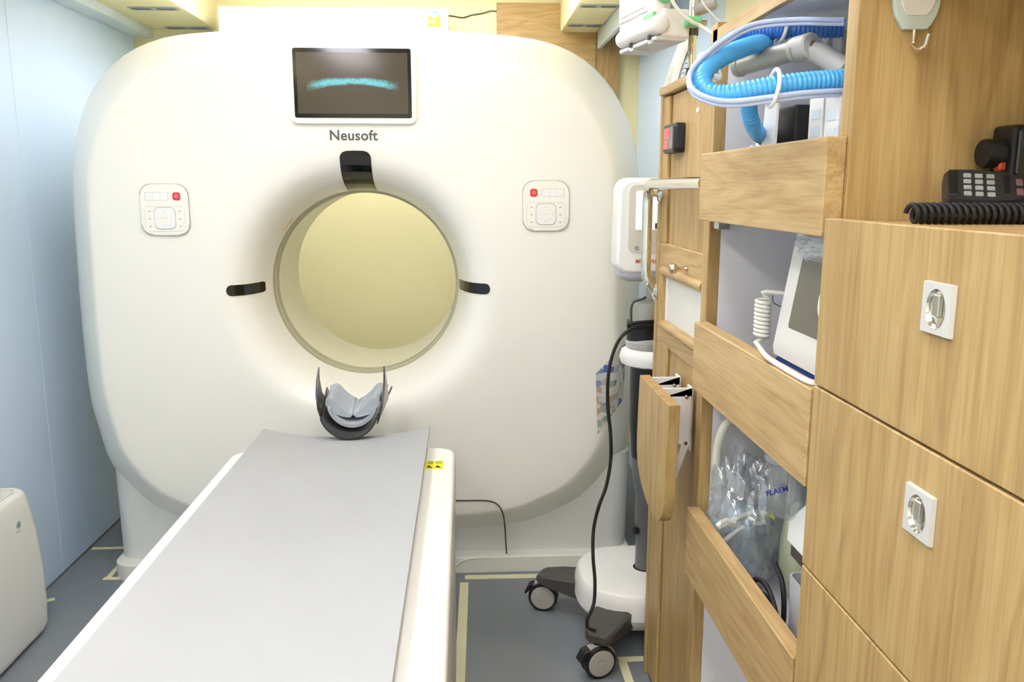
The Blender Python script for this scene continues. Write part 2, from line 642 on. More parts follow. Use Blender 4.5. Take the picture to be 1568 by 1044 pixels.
tag(MB().tube(smooth([R(x, y, Y=YB - 0.006) for x, y in ((640, 27), (686, 24), (708, 27), (722, 23), (740, 20), (750, 17), (762, 17))], 0.01), 0.003, 6).build('wall_cable', M_DGREY),
    'thin dark cable sagging along cream wall beside the air conditioner', 'cable')

# ================================================================== CT SCANNER
GX, GZ = -0.350, 1.028          # bore axis
GY = 2.76                       # front face
half = [(0, 1.868), (.3, 1.866), (.54, 1.85), (.66, 1.825), (.765, 1.772), (.85, 1.685), (.91, 1.567), (.945, 1.42), (.955, 1.16), (.96, .9), (.955, .66),
        (.935, .535), (.905, .41), (.838, .305), (.765, .235), (.7, .2), (.56, .145), (.3, .122), (0, .118)]
loopp = [Vector((x, z, 0)) for x, z in half] + [Vector((-x, z, 0)) for x, z in half[-2:0:-1]]
dense = smooth(loopp, 0.01, True)
NOUT = 144


def at_angle(a):
    """outline point in the direction a from the bore axis"""
    d = Vector((math.sin(a), math.cos(a)))
    best = None
    for i in range(len(dense)):
        p = Vector((dense[i].x, dense[i].y - GZ))
        q = Vector((dense[(i + 1) % len(dense)].x, dense[(i + 1) % len(dense)].y - GZ))
        c0 = d.x * p.y - d.y * p.x
        c1 = d.x * q.y - d.y * q.x
        if c0 * c1 <= 0 and c0 != c1:
            f = c0 / (c0 - c1)
            r = p.lerp(q, f)
            if r.dot(d) > 0:
                return r
    return p


ANG = [2 * PI * k / NOUT for k in range(NOUT)]
OUT = [at_angle(a) for a in ANG]


def oring(d, y):
    sx, sz = 1 - d / 0.96, 1 - d / 0.875
    return [(GX + p.x * sx, GY + y, GZ + p.y * sz) for p in OUT]


def cring(r, y):
    return [(GX + r * math.sin(a), GY + y, GZ + r * math.cos(a)) for a in ANG]


def mring(t, d, r, y):
    A, B = oring(d, y), cring(r, y)
    return [Vector(p).lerp(Vector(q), t) for p, q in zip(A, B)]


FLARE = [(.50, 0), (.455, .001), (.43, .005), (.405, .014), (.382, .031), (.362, .059), (.346, .099), (.333, .146), (.324, .195)]


def flare_y(r):
    for (r0, y0), (r1, y1) in zip(FLARE, FLARE[1:]):
        if r1 <= r <= r0:
            return y0 + (y1 - y0) * (r0 - r) / (r0 - r1)
    return 0.0 if r > .5 else .195


ct = thing('ct_scanner', 'large white ring-shaped scanner with round bore and display screen', 'scanner', (GX, GY + 0.4, 0))
rings = [oring(0, .42), oring(0, .15), oring(.002, .132), oring(.010, .112), oring(.035, .078), oring(.065, .043), oring(.092, .016), oring(.104, .0065), oring(.116, .0018), oring(.15, 0)]
rings += [mring(t, .15, .50, 0) for t in (.2, .4, .6, .8)]
fine = []
for (r0, y0), (r1, y1) in zip(FLARE, FLARE[1:]):
    fine += [(r0, y0), ((r0 + r1) / 2, (y0 + y1) / 2 - 0.0012)]
rings += [cring(r, y) for r, y in fine + [FLARE[-1]]]
front = MB().loft(rings, False, False).build('front_cover', M_GAN, ct, 60)
MB().loft([oring(0.004, .425), oring(0.004, .61), oring(.03, .65), oring(.10, .665), cring(.40, .665), cring(.345, .65), cring(.325, .64)], False, False).build('rear_cover', M_GAN, ct, 60)
MB().loft([oring(0.008, .415), oring(0.008, .43)], False, False).build('cover_seam', M_GRAPH, ct, 60)
c0 = (GX, GY, GZ)
MB().lathe([(.324, .194), (.324, .197), (.3215, .212), (.319, .213), (.319, .217), (.317, .218), (.314, .232), (.314, .25), (.33, .25), (.33, .20)], c0, (0, 1, 0), 96, loop=True).build('bore_ring', M_RING, ct, 40)
MB().lathe([(.314, .233), (.316, .30), (.322, .64), (.328, .64), (.322, .30), (.32, .235)], c0, (0, 1, 0), 96, loop=True).build('bore_liner', M_LINER, ct, 40)

# foot: a tall block behind the front cover with a plinth
def footring(w0, w1, y0, y1, z, r):
    cx, cy = (w0 + w1) / 2, (y0 + y1) / 2
    return [(cx + x, cy + y, z) for x, y in rrect(w1 - w0, y1 - y0, r, 8)]


bx0, bx1 = -1.243, R(957, 835, Y=2.9).x
base = MB().loft([footring(bx0 + .0, bx1 - .0, 2.848, 3.38, .03, .07), footring(bx0, bx1, 2.848, 3.38, .07, .07), footring(bx0 - .004, bx1 + .006, 2.850, 3.38, .42, .07)]).build('foot', M_GAN2, ct, 40)
plinth = MB().loft([footring(bx0 - .01, bx1 + .01, 2.806, 3.40, 0, .07), footring(bx0 - .01, bx1 + .01, 2.806, 3.40, .055, .07), footring(bx0 - .002, bx1 + .002, 2.816, 3.39, .063, .07)]).build('plinth', mat('plinth_cream', 'e9e8dc', 0.4), ct, 40)
hit = surf([front, base, plinth])
# joint of the access cover beside the bed
pts = []
for q in smooth([(x, y, 0) for x, y in ((692, 766), (715, 766), (742, 766), (757, 769), (766, 777), (771, 790), (773, 806), (774, 822), (775, 838), (776, 848))], 4):
    l, n = hit(q.x, q.y)
    if l:
        pts.append(l + n * .001)
MB().tube(pts, 0.0026, 8).build('access_joint', mat('joint_dark', '55544e', 0.7), ct)
# plinth edge rising beside the bed
pts = [hit(x, y)[0] for x, y in ((694, 872), (700, 864), (708, 858), (720, 855), (745, 853))]
MB().tube([p for p in pts if p], 0.004, 8).build('plinth_joint', mat('plinth_cream'), ct)

# display
p0, p1 = R(447, 73, Y=GY - 0.012), R(631, 181, Y=GY - 0.012)
sx, sz = (p0.x + p1.x) / 2, (p0.z + p1.z) / 2
sw, sh = p1.x - p0.x, p0.z - p1.z
bz = plateY((sx, GY - 0.012, sz - 0.003), sw + 0.028, sh + 0.028, 0.016, 0.05, 0.005).build('screen_bezel', M_GAN, ct)
scb = plateY((sx, GY - 0.0135, sz), sw, sh, 0.006, 0.004, 0.0008).build('screen_glass', M_BLACKG, ct, label='black framed display screen')
# cyan picture on the display, over a painted reflection of the room
m = bpy.data.materials.new('picture_and_reflection')
m.use_nodes = True
nt = m.node_tree
L = nt.links.new
b = nt.nodes['Principled BSDF']
b.inputs['Base Color'].default_value = lin('15120e')
b.inputs['Roughness'].default_value = 0.12
tc = nt.nodes.new('ShaderNodeTexCoord')
sep = nt.nodes.new('ShaderNodeSeparateXYZ')
L(tc.outputs['Generated'], sep.inputs[0])


def mth(op, a, b_=None, c=None):
    n = nt.nodes.new('ShaderNodeMath')
    n.operation = op
    for i, v in enumerate((a, b_, c)):
        if v is None:
            continue
        if isinstance(v, (int, float)):
            n.inputs[i].default_value = v
        else:
            L(v, n.inputs[i])
    return n.outputs[0]


u = mth('SUBTRACT', sep.outputs['X'], 0.5)
nz = nt.nodes.new('ShaderNodeTexNoise')
nz.inputs['Scale'].default_value = 9
nz.inputs['Detail'].default_value = 5
L(tc.outputs['Generated'], nz.inputs['Vector'])
wob = mth('MULTIPLY', mth('SUBTRACT', nz.outputs['Fac'], 0.5), 0.08)
mid = mth('SUBTRACT', mth('ADD', 0.535, wob), mth('MULTIPLY', mth('MULTIPLY', u, u), 0.55))
dv = mth('ABSOLUTE', mth('SUBTRACT', sep.outputs['Z'], mid))
wid = mth('ADD', 0.055, mth('MULTIPLY', mth('ABSOLUTE', u), 0.09))
band = mth('SUBTRACT', 1.0, mth('DIVIDE', dv, wid))
endf = mth('MULTIPLY', mth('SUBTRACT', 0.42, mth('ABSOLUTE', u)), 6.0)
nz2 = nt.nodes.new('ShaderNodeTexNoise')
nz2.inputs['Scale'].default_value = 38
nz2.inputs['Detail'].default_value = 4
L(tc.outputs['Generated'], nz2.inputs['Vector'])
msk = mth('MULTIPLY', mth('MULTIPLY', mth('MAXIMUM', band, 0), mth('MINIMUM', mth('MAXIMUM', endf, 0), 1)), mth('MULTIPLY', mth('POWER', nz2.outputs['Fac'], 1.5), 4.2))
mx = nt.nodes.new('ShaderNodeMix')
mx.data_type = 'RGBA'
mx.inputs[6].default_value = lin('5d5140')  # brown-grey glow painted in for the beige ceiling reflected in dark glass
mx.inputs[7].default_value = lin('7fe6ee')
L(mth('MINIMUM', msk, 1.0), mx.inputs[0])
L(mx.outputs[2], b.inputs['Emission Color'])
b.inputs['Emission Strength'].default_value = 0.85
plateY((sx, GY - 0.0142, sz), sw - 0.022, sh - 0.026, 0.001, 0.002).build('picture_and_reflection', m, scb, label='cyan scan image glowing on dark screen with painted brown-grey reflection')
pt = R(541, 208, Y=GY)
text('brand_lettering', 'Neusoft', 0.0445, Matrix.Translation((pt.x, GY - 0.0006, pt.z)) @ FACEY, M_TEXTG, ct, spacing=1.05)

# laser windows wrapped over the flare
def window(a0, w_, r_out, r_in, label, round_in):
    def f(u, v):
        r = r_out + (r_in - r_out) * u
        ww = w_ / 2
        d = (r_out - r)
        rc = w_ * 0.45 if round_in else w_ * 0.22
        if d < rc:
            ww = w_ / 2 - rc + math.sqrt(max(0, rc * rc - (rc - d) ** 2))
        e = r - r_in
        if round_in and e < 0.006:
            ww -= 0.006 - math.sqrt(max(0, 0.006 ** 2 - (0.006 - e) ** 2))
        ww = max(ww, 0.002)
        q = ww * (2 * v - 1)
        aa = a0 + q / r
        return (GX + r * math.sin(aa), GY + flare_y(r) - 0.0025, GZ + r * math.cos(aa))
    b_ = MB().grid(f, 48, 10)
    b_.thick(0.0012)
    return b_.build('laser_window', M_BLACKG, ct, 50, label=label)


window(0, 0.100, .448, .327, 'dark gloss laser window above the bore', False)
window(-PI / 2, 0.036, .432, .336, 'dark gloss laser slot on the wall side of the bore', True)
window(PI / 2, 0.036, .430, .327, 'dark gloss laser slot on the cupboard side of the bore', True)
# small yellow label on the bore edge
pts = [hit(x, y) for x, y in ((435, 352), (439, 346), (443, 340), (448, 334))]
MB().tube([l_ + n_ * .001 for l_, n_ in pts if l_], 0.0022, 6).build('yellow_mark', mat('amber_label', 'd9bd62', 0.5), ct)

# control panels
def control(px, py, mirror):
    c = R(px, py, Y=GY - 0.008)
    w_, h_ = 0.150, 0.160
    s = -1 if mirror else 1
    P = plateY((c.x, GY - 0.008, c.z), w_, h_, 0.036, 0.02, 0.005, 8).build('control_panel', M_GAN, ct)
    y = GY - 0.0085
    gap = mat('panel_gap', 'bdb8a8', .6)
    plateY((c.x, GY - 0.0062, c.z), w_ + .0035, h_ + .0035, 0.0375, 0.004, 0, 8).build('panel_gap', gap, P)
    plateY((c.x, y - .0006, c.z - .027), .067, .070, .016, .003, 0, 8).build('pad_gap', gap, P)
    plateY((c.x - s * .0225, y + .0002, c.z + .042), .0735, .0265, .003, .002).build('button_gap', mat('button_gap_pale', 'd8d3c6', .6), P)
    plateY((c.x, y + .0002, c.z - .029), .127, .081, .0175, .002).build('bezel_gap', mat('button_gap_pale'), P)
    q = Vector((c.x + s * 0.04, y - 0.002, c.z + 0.042))
    plateY(q, 0.024, 0.025, 0.007, 0.004, 0.0012).build('stop_button', M_RED, P, label='red stop button')
    MB().lathe([(0.0075, 0), (0.007, -0.0012), (0.0, -0.0012)], q, (0, 1, 0), 20).build('stop_symbol', M_REDL, P)
    for k in range(3):
        plateY((c.x - s * (0.046 - 0.0235 * k), y, c.z + 0.042), 0.0225, 0.024, 0.002, 0.003, 0.0006).build('button', M_WHITE, P)
    plateY((c.x, y, c.z - 0.029), 0.1245, 0.078, 0.016, 0.003, 0.001).build('key_bezel', M_GAN, P)
    for sx_ in (-1, 1):
        for k, zz in enumerate((0.024, 0, -0.024)):
            plateY((c.x + sx_ * 0.047, y - 0.0004, c.z - 0.029 + zz), 0.027, 0.0225, 0.004, 0.003, 0.0006).build('button', M_GAN, P)
            MB().box((c.x + sx_ * 0.047 - .003, y - .0009, c.z - .031 + zz), (c.x + sx_ * 0.047 + .003, y - .0003, c.z - .027 + zz)).build('key_mark', mat('key_mark_tan', 'b9b29c', 0.6), P)
    plateY((c.x, y - 0.0025, c.z - 0.027), 0.063, 0.066, 0.014, 0.005, 0.0015).build('key_pad', M_WHITE, P)
    plateY((c.x, y - 0.0032, c.z - 0.027), 0.033, 0.035, 0.006, 0.003, 0.0006).build('centre_key', M_GAN, P)
    for dx, dz in ((-.022, 0), (.022, 0), (0, .023), (0, -.023), (-.006, 0), (.006, 0)):
        MB().lathe([(0.0016, 0), (0.0, 0.0002)], (c.x + dx, y - 0.0036 if abs(dx) < .01 and dz == 0 else y - 0.0028, c.z - 0.027 + dz), (0, -1, 0), 8).build('key_mark', mat('key_mark_tan'), P)


control(252, 321, False)
control(836, 315, True)

# instruction sheet stuck on the side of the front cover
m = bpy.data.materials.new('printed_sheet')
m.use_nodes = True
nt = m.node_tree
L = nt.links.new
vo = nt.nodes.new('ShaderNodeTexVoronoi')
vo.distance = 'CHEBYCHEV'
vo.inputs['Scale'].default_value = 46
tc = nt.nodes.new('ShaderNodeTexCoord')
L(tc.outputs['Object'], vo.inputs['Vector'])
rp = nt.nodes.new('ShaderNodeValToRGB')
rp.color_ramp.interpolation = 'CONSTANT'
e = rp.color_ramp.elements
e[0].position, e[0].color = 0, lin('c9cbc8')
e[1].position, e[1].color = .3, lin('d8d2c8')
for ps_, cc in ((.45, 'b9b0a8'), (.55, 'd2cfc9'), (.66, '7f8fb8'), (.74, 'b99f8c'), (.82, '9aa39a'), (.9, '5d6fae')):
    q = e.new(ps_)
    q.color = lin(cc)
sp = nt.nodes.new('ShaderNodeSeparateColor')
L(vo.outputs['Color'], sp.inputs[0])
L(sp.outputs[0], rp.inputs['Fac'])
L(rp.outputs['Color'], nt.nodes['Principled BSDF'].inputs['Base Color'])
nt.nodes['Principled BSDF'].inputs['Roughness'].default_value = 0.35
hf = surf([front])


def sheet(u, v):
    a, b_ = Vector((912, 572)), Vector((958, 524))
    c_, d_ = Vector((915, 664)), Vector((953, 612))
    q = (a.lerp(b_, u)).lerp(c_.lerp(d_, u), v)
    l, n = hf(q.x, q.y)
    if l is None:
        l, n = R(q.x, q.y, Y=2.86), Vector((0, -1, 0))
    return l + n * 0.003


MB().grid(sheet, 10, 12).build('instruction_sheet', m, ct, 80, label='printed picture sheet stuck on cover edge')

# ================================================================== PATIENT BED
X0, X1, ZB = -0.674, -0.035, 0.61
YE, YN = 2.372, 0.32
bed = thing('patient_bed', 'white scanner bed with long grey mattress and head holder', 'bed', ((X0 + X1) / 2, (YE + YN) / 2, 0))


def bring(x0, x1, y0, y1, z, r):
    cx, cy = (x0 + x1) / 2, (y0 + y1) / 2
    return [(cx + x, cy + y, z) for x, y in rrect(x1 - x0, y1 - y0, r, 8)]


MB().loft([bring(X0 + .02, X1 - .004, YN + .05, YE - .06, 0, .04), bring(X0 + .02, X1 - .003, YN + .05, YE - .06, .46, .04)]).build('pedestal', M_GAN2, bed, 40)
MB().loft([bring(X0 + .01, X1 - .002, YN, YE - .01, .45, .05), bring(X0, X1, YN, YE, .47, .055), bring(X0, X1, YN, YE, ZB - .014, .055),
           bring(X0 + .004, X1 - .004, YN + .004, YE - .004, ZB - .004, .052), bring(X0 + .014, X1 - .014, YN + .014, YE - .014, ZB, .045)]).build('bed_frame', M_BED, bed, 50)
MX, MH = -0.359, 0.246


def crad(u):                     # concave cross-section
    return 0.030 * abs(u) ** 2.2


NU = 32
prof_t = [(-1 + 2 * i / NU) for i in range(NU + 1)]
YM = 2.45


def mring2(y, dz=0.0, sc_=1.0, endup=0.0):
    top = [(MX + MH * sc_ * u_, y, ZB + .014 + crad(u_) + dz) for u_ in prof_t]
    bot = [(MX + MH * sc_ * u_, y, ZB + .002 + crad(u_)) for u_ in prof_t[::-1]]
    return top + bot


MB().loft([[(x, y, min(z, ZB + .012 + .03) - .006) for x, y, z in mring2(YN + .02)], mring2(YN + .03), mring2(1.0), mring2(1.8), mring2(YM - .02), mring2(YM - .006, -.002), mring2(YM, -.006)]).build('mattress', M_PAD, bed, 50)
# thin carbon tray under the mattress, carrying the head holder
MB().loft([[(MX + (MH - .01) * u_, y, ZB - .001 + crad(u_)) for u_ in prof_t] + [(MX + (MH - .01) * u_, y, ZB - .012 + crad(u_)) for u_ in prof_t[::-1]] for y in (2.25, YM - .01)]).build('tray', M_CARBON, bed)
l = R(665, 712, Z=ZB)
st = MB().box((l.x - .026, l.y - .034, ZB), (l.x + .026, l.y + .034, ZB + .0008)).build('warning_sticker', M_YEL, bed, label='yellow warning sticker')
for k in range(5):
    MB().box((l.x - .02 + .001 * k, l.y + .008 + .005 * k, ZB + .0008), (l.x - .003, l.y + .0095 + .005 * k, ZB + .0012)).build('print_line', M_GRAPH, st)
    MB().box((l.x + .003, l.y + .008 + .005 * k, ZB + .0008), (l.x + .021, l.y + .0095 + .005 * k, ZB + .0012)).build('print_line', M_GRAPH, st)
for dx in (-.012, .012):
    MB().ext([(l.x + dx - .009, l.y - .022, ZB + .0008), (l.x + dx + .008, l.y - .026, ZB + .0008), (l.x + dx + .002, l.y - .012, ZB + .0008), (l.x + dx - .004, l.y - .004, ZB + .0008)], (0, 0, .0005)).build('pictogram', M_BLACK, st)

# head holder: carbon trough with raised wings, pad and two-lobed cushion
HXc = R(541, 640, Y=2.5).x


def trough(u, y, off):
    """u in [-1,1] across the trough; y 0..1 from the bed outwards"""
    k = abs(u)
    wdt = 0.076 + 0.024 * y
    ang = u * 1.28
    r_ = wdt + 0.012 - off
    x = math.sin(ang) * r_ * 1.0
    z = (1 - math.cos(ang)) * r_ * 1.05
    return x, z


hold = MB()
zb0 = ZB + 0.016


def hold_pt(u, v):
    x, z = trough(u, v, 0)
    k = abs(u)
    zz = zb0 + z + off_z(v)
    return (HXc + x, 2.40 + 0.27 * v, zz)


def off_z(v):
    return 0.012 * v


hold.grid(lambda a, v: hold_pt(-1 + 2 * a, v), 28, 12).thick(0.005)
holder = hold.build('head_holder', M_CARBON, bed, 50, label='black carbon head holder')
# wings: tapering straps that rise above the trough on both sides
for s in (-1, 1):
    # (y, z, outward offset)
    wp = [(2.43, .040, .078), (2.432, .085, .092), (2.445, .125, .098), (2.47, .165, .099), (2.50, .200, .096), (2.515, .160, .099), (2.55, .11, .099), (2.60, .075, .096)]
    A_ = [Vector((HXc + s * x_, y_, zb0 + z_)) for y_, z_, x_ in wp]
    B_ = [p_ + Vector((s * .004, 0, 0)) for p_ in A_]
    MB().loft([A_, B_]).build('side_wing', M_CARBON, holder, 30)
pad = MB()
pad.grid(lambda a, v: (HXc + trough(-1 + 2 * a, .08 + .92 * v, .012)[0] * .98, 2.475 + .195 * v, zb0 + .016 + trough(-1 + 2 * a, .08 + .92 * v, .012)[1] + off_z(v)), 28, 10).thick(0.010)
pad.build('head_pad', M_FOAM, holder, 60)
for s in (-1, 1):
    sec = [(0.0, 0.026), (0.02, 0.038), (0.04, 0.056), (0.055, 0.074), (0.066, 0.081), (0.076, 0.078), (0.080, 0.066), (0.074, 0.048), (0.055, 0.032), (0.03, 0.022), (0.008, 0.018)]
    c_ = smooth([Vector((HXc + s * x * 1.04, 2.495, zb0 + z + .024)) for x, z in sec], 0.006, True)
    MB().ext(c_, (0, 0.15, 0.012), 0.003, 2).build('cushion', M_FOAM, holder, 50, label='grey-blue foam head cushion')

# ================================================================== AIR PURIFIER
zt = R(45, 744, X=-1.325).z
pu = thing('air_purifier', 'white floor-standing air purifier with top grille by blue wall', 'air purifier', (-1.38, 2.33, 0))
def prr(x0, x1, y0, y1, z, r, n=8):
    cx, cy = (x0 + x1) / 2, (y0 + y1) / 2
    return [(cx + x, cy + y, z) for x, y in rrect(x1 - x0, y1 - y0, r, n)]
b = MB().loft([prr(-1.445, -1.318, 2.10, 2.505, .012, .05), prr(-1.447, -1.310, 2.095, 2.515, .03, .05), prr(-1.447, -1.307, 2.09, 2.52, .10, .05), prr(-1.446, -1.306, 2.09, 2.515, .22, .05),
               prr(-1.444, -1.309, 2.10, 2.505, .34, .05), prr(-1.443, -1.316, 2.11, 2.49, .43, .05), prr(-1.442, -1.320, 2.117, 2.483, zt - .012, .05), prr(-1.44, -1.324, 2.122, 2.478, zt - .004, .048),
               prr(-1.436, -1.330, 2.128, 2.472, zt, .044)]).build('body', mat('purifier_white', 'e9e7e0', 0.38, var=0.01), pu, 50)
MB().loft([prr(-1.43, -1.33, 2.12, 2.49, 0, .03), prr(-1.43, -1.33, 2.12, 2.49, .014, .03)]).build('foot_base', M_BLACK, pu)
MB().ext([(x, y, zt) for x, y, z in prr(-1.424, -1.342, 2.14, 2.46, zt, .036)], (0, 0, .0008)).build('grille_bed', M_GRY, pu)
for k in range(9):
    x = -1.418 + k * .0088
    ins = 0.004 if 1 < k < 7 else 0.02
    MB().box((x, 2.145 + ins, zt + .0004), (x + .005, 2.455 - ins, zt + .005), .0012, 1).build('slat', mat('purifier_white'), pu)
hp = surf([b])
l, n = hp(28, 803)
if l:
    MB().lathe([(.011, -.0005), (.011, .0012), (0, .0014)], l, n, 20).build('badge', mat('badge_grey', 'a7b3b3', 0.35), pu)
    MB().lathe([(.006, .001), (.006, .0022), (0, .0024)], l, n, 16).build('badge_mark', mat('badge_dark', '8b9897', 0.35), pu)
    l2, n2 = hp(28, 813)
    MB().box(l2 - Vector((.001, .012, .0015)), l2 + Vector((.001, .012, .0015))).build('badge_line', mat('badge_grey'), pu)

# ================================================================== OAK SHELF UNIT
PX_, FX = 0.46, 0.487            # front of the retaining boards, front of the frame
SY0, SY1 = 1.062, 1.66           # inside near and far
su = thing('shelf_unit', 'tall oak open shelf unit with angled-looking retaining boards and white inside', 'shelf unit', (0.64, 1.38, 0))
su['label'] = 'tall open oak shelf unit with wide retaining boards and white lining'
MB().box((FX, 1.061, 0), (XR - .002, 1.092, 2.2), .001, 1).build('side_panel', WZ, su)
MB().box((FX + .024, SY1, 0), (XR - .002, SY1 + .018, 1.66)).build('lining', M_LAV, su)
MB().box((FX, SY1, 0), (FX + .024, SY1 + .04, 1.672), .001, 1).build('stile', WZ, su)
MB().box((FX + .03, 1.092, 0.02), (FX + .30, 1.094, 1.635)).build('lining', M_LAV, su)
MB().box((XR - .014, 1.094, 0), (XR - .002, SY1, 1.66)).build('back_panel', M_LAV, su)
MB().box((FX + .01, 1.094, 1.639), (XR - .014, SY1, 1.659)).build('top_board', M_LAV, su)
MB().box((FX, 1.092, 1.637), (FX + .012, SY1 + .03, 1.661), .001, 1).build('top_edge', WY, su)
for z in (1.300, 0.960, 0.555, 0.10):
    MB().box((FX + .002, 1.094, z), (XR - .014, SY1, z + .018)).build('shelf', M_LAV, su)
for z0, z1 in ((1.297, 1.424), (0.956, 1.094), (0.553, 0.700)):
    MB().box((PX_, 1.068, z0), (FX, 1.645, z1), .0015, 1).build('retaining_board', WY, su)
for y in (1.62,):
    MB().box((FX + .005, y, 1.278), (FX + .03, y + .03, 1.298), .002, 1).build('bracket', M_STEEL, su)

# ================================================================== DRAWER UNIT
du = thing('drawer_unit', 'oak drawer cabinet with flush metal pulls, its top used as counter', 'cabinet', (0.63, 0.72, 0))
MB().box((FX - .004, 0.42, 0.02), (XR - .002, 1.059, 1.304), .001, 1).build('carcass', WZ, du)
MB().box((PX_ + .004, 0.42, 1.304), (XR - .002, 1.060, 1.3185), .001, 1).build('top_board', WY, du)
for z0, z1, pull in ((1.1045, 1.3215, (1.244, .780)), (0.8505, 1.1015, (1.034, .780)), (0.5965, 0.8475, (.74, .780)), (0.3425, .5935, (.49, .780)), (0.06, .3395, (.22, .78))):
    d = MB().box((PX_, 0.425, z0), (FX - .004, 1.0585, z1), .0015, 1).build('drawer', WZ, du)
    zc, yc = pull
    pl = MB()
    # square plate with a round hole
    n = 32
    outer = []
    for k in range(n):
        a = 2 * PI * k / n
        c_, s_ = math.cos(a), math.sin(a)
        f = 0.0255 / max(abs(c_), abs(s_))
        outer.append((c_ * f, s_ * f))
    inner = [(0.0165 * math.cos(2 * PI * k / n), 0.0195 * math.sin(2 * PI * k / n)) for k in range(n)]
    x_ = PX_ - .005
    pl.loft([[(PX_ - .0002, yc + a, zc + b_) for a, b_ in outer], [(x_, yc + a * .97, zc + b_ * .97) for a, b_ in outer], [(x_, yc + a, zc + b_) for a, b_ in inner], [(PX_ - .001, yc + a * .98, zc + b_ * .98) for a, b_ in inner]], False, False)
    pl.build('pull_plate', mat('pull_white', 'd9d7d2', .3, .2), d, 40)
    MB().loft([[(x_ - .0006, yc + a, zc + b_) for a, b_ in inner], [(PX_ - .0015, yc + a * .9, zc + b_ * .9) for a, b_ in inner], [(PX_ - .0008, yc + a * .2, zc + b_ * .2) for a, b_ in inner]], False, True).build('pull_cup', M_CHROME, d, 40)
    MB().box((x_ - .001, yc - .006, zc - .008), (PX_ - .001, yc + .005, zc + .014), .001, 1).build('pull_lever', M_STEEL, d)

oc = thing('shading_cupboard', 'unseen oak wall cupboard added above the counter niche to shade it', 'cupboard', (0.63, 0.72, 1.63))  # out of view, added to darken the niche panel below
MB().box((FX + .018, 0.42, 1.63), (XR - .002, 1.059, 2.29), .001, 1).build('carcass', WZ, oc)
MB().box((FX, 0.425, 1.633), (FX + .017, 1.057, 2.287), .0015, 1).build('door', WZ, oc)

# ================================================================== OAK DOOR CUPBOARD
DX, DY0, DY1 = 0.50, 1.712, 2.165
cu = thing('oak_cupboard', 'narrow oak cupboard with framed door and frosted pane', 'cupboard', (0.65, 1.94, 0))
MB().box((DX + .02, DY0, 0), (XR - .002, DY1 - .004, 1.585)).build('carcass', WZ, cu)
MB().box((DX - .004, DY1 - .022, 0), (DX + .02, DY1, 1.59), .004, 2).build('edge_strip', WZ, cu)
MB().box((DX - .008, DY0, 1.585), (XR - .002, DY1 + .004, 1.607), .006, 2).build('top_board', WY, cu)
door = MB().box((DX + .008, DY0 + .002, 0.02), (DX + .019, DY1 - .024, 1.58)).build('door', WZ, cu)
za, zb_, zc_, zd_ = 1.222, 1.150, 1.026, 0.965      # rails round the pane
MB().box((DX, DY0 + .002, zb_ + .0), (DX + .008, DY1 - .024, za), .002, 1).build('rail', WY, door)
MB().box((DX, DY0 + .002, zd_), (DX + .008, DY1 - .024, zc_), .002, 1).build('rail', WY, door)
MB().box((DX, 2.085, za + .0005), (DX + .008, DY1 - .024, 1.58), .002, 1).build('door_stile', WZ, door)
MB().box((DX, 2.03, 0.02), (DX + .008, DY1 - .024, zd_ - .0005), .002, 1).build('door_stile', WZ, door)
MB().box((DX, 2.075, zc_ + .0005), (DX + .008, DY1 - .024, zb_ - .0005), .002, 1).build('door_stile', WZ, door)
for z in (zb_ + .004, zc_ - .006):
    MB().tube([(DX - .002, DY0 + .003, z), (DX - .002, 2.088, z)], .0115, 12).build('moulding', WY, door)
MB().tube([(DX - .002, 2.078, zc_ - .006), (DX - .002, 2.078, zb_ + .004)], .0115, 12).build('moulding', WZ, door)
MB().box((DX + .004, DY0 + .01, zc_ + .002), (DX + .0085, 2.07, zb_ - .004)).build('pane', mat('pane_frosted', 'dcdad3', .25), door, label='frosted window pane')
MB().box((DX + .001, 2.052, zc_ + .004), (DX + .006, 2.066, zb_ - .006)).build('pane_strip', M_WHITE, door)
MB().lathe([(.006, 0), (.006, .004), (.0035, .008), (.0035, .02), (.010, .026), (.013, .034), (.011, .041), (0, .043)], (DX, 1.862, za - .042), (-1, 0, 0), 20).build('knob', M_BRASS, door, label='round metal knob')
MB().lathe([(.006, 0), (.005, .003), (0, .0035)], (DX + .008, 1.853, 1.525), (-1, 0, 0), 14).build('screw_cap', M_WHITE, door)

# digital clock
c = Vector((DX + .008, 2.01, 1.474))
ck = thing('digital_clock', 'small black digital timer with red windows on oak door', 'clock', c)
w_, h_ = .115, .068
MB().loft([[(c.x - t_, c.y + a * s_, c.z + b_ * s_) for a, b_ in rrect(w_, h_, .012)] for t_, s_ in ((0, 1), (.018, 1), (.024, .96), (.026, .9))]).build('case', M_BLACK, ck, 40)
MB().box((c.x - .0275, c.y - .045, c.z - .025), (c.x - .0255, c.y + .045, c.z + .025), .001, 1).build('face', mat('clock_face', '7d7672', .3), ck)
MB().box((c.x - .0285, c.y - .012, c.z - .002), (c.x - .027, c.y + .032, c.z + .022)).build('window', mat('clock_red', 'e0585c', .35, emit='e0484c', estr=.35), ck)
MB().box((c.x - .0285, c.y - .002, c.z - .024), (c.x - .027, c.y + .036, c.z - .006)).build('window', mat('clock_red'), ck)

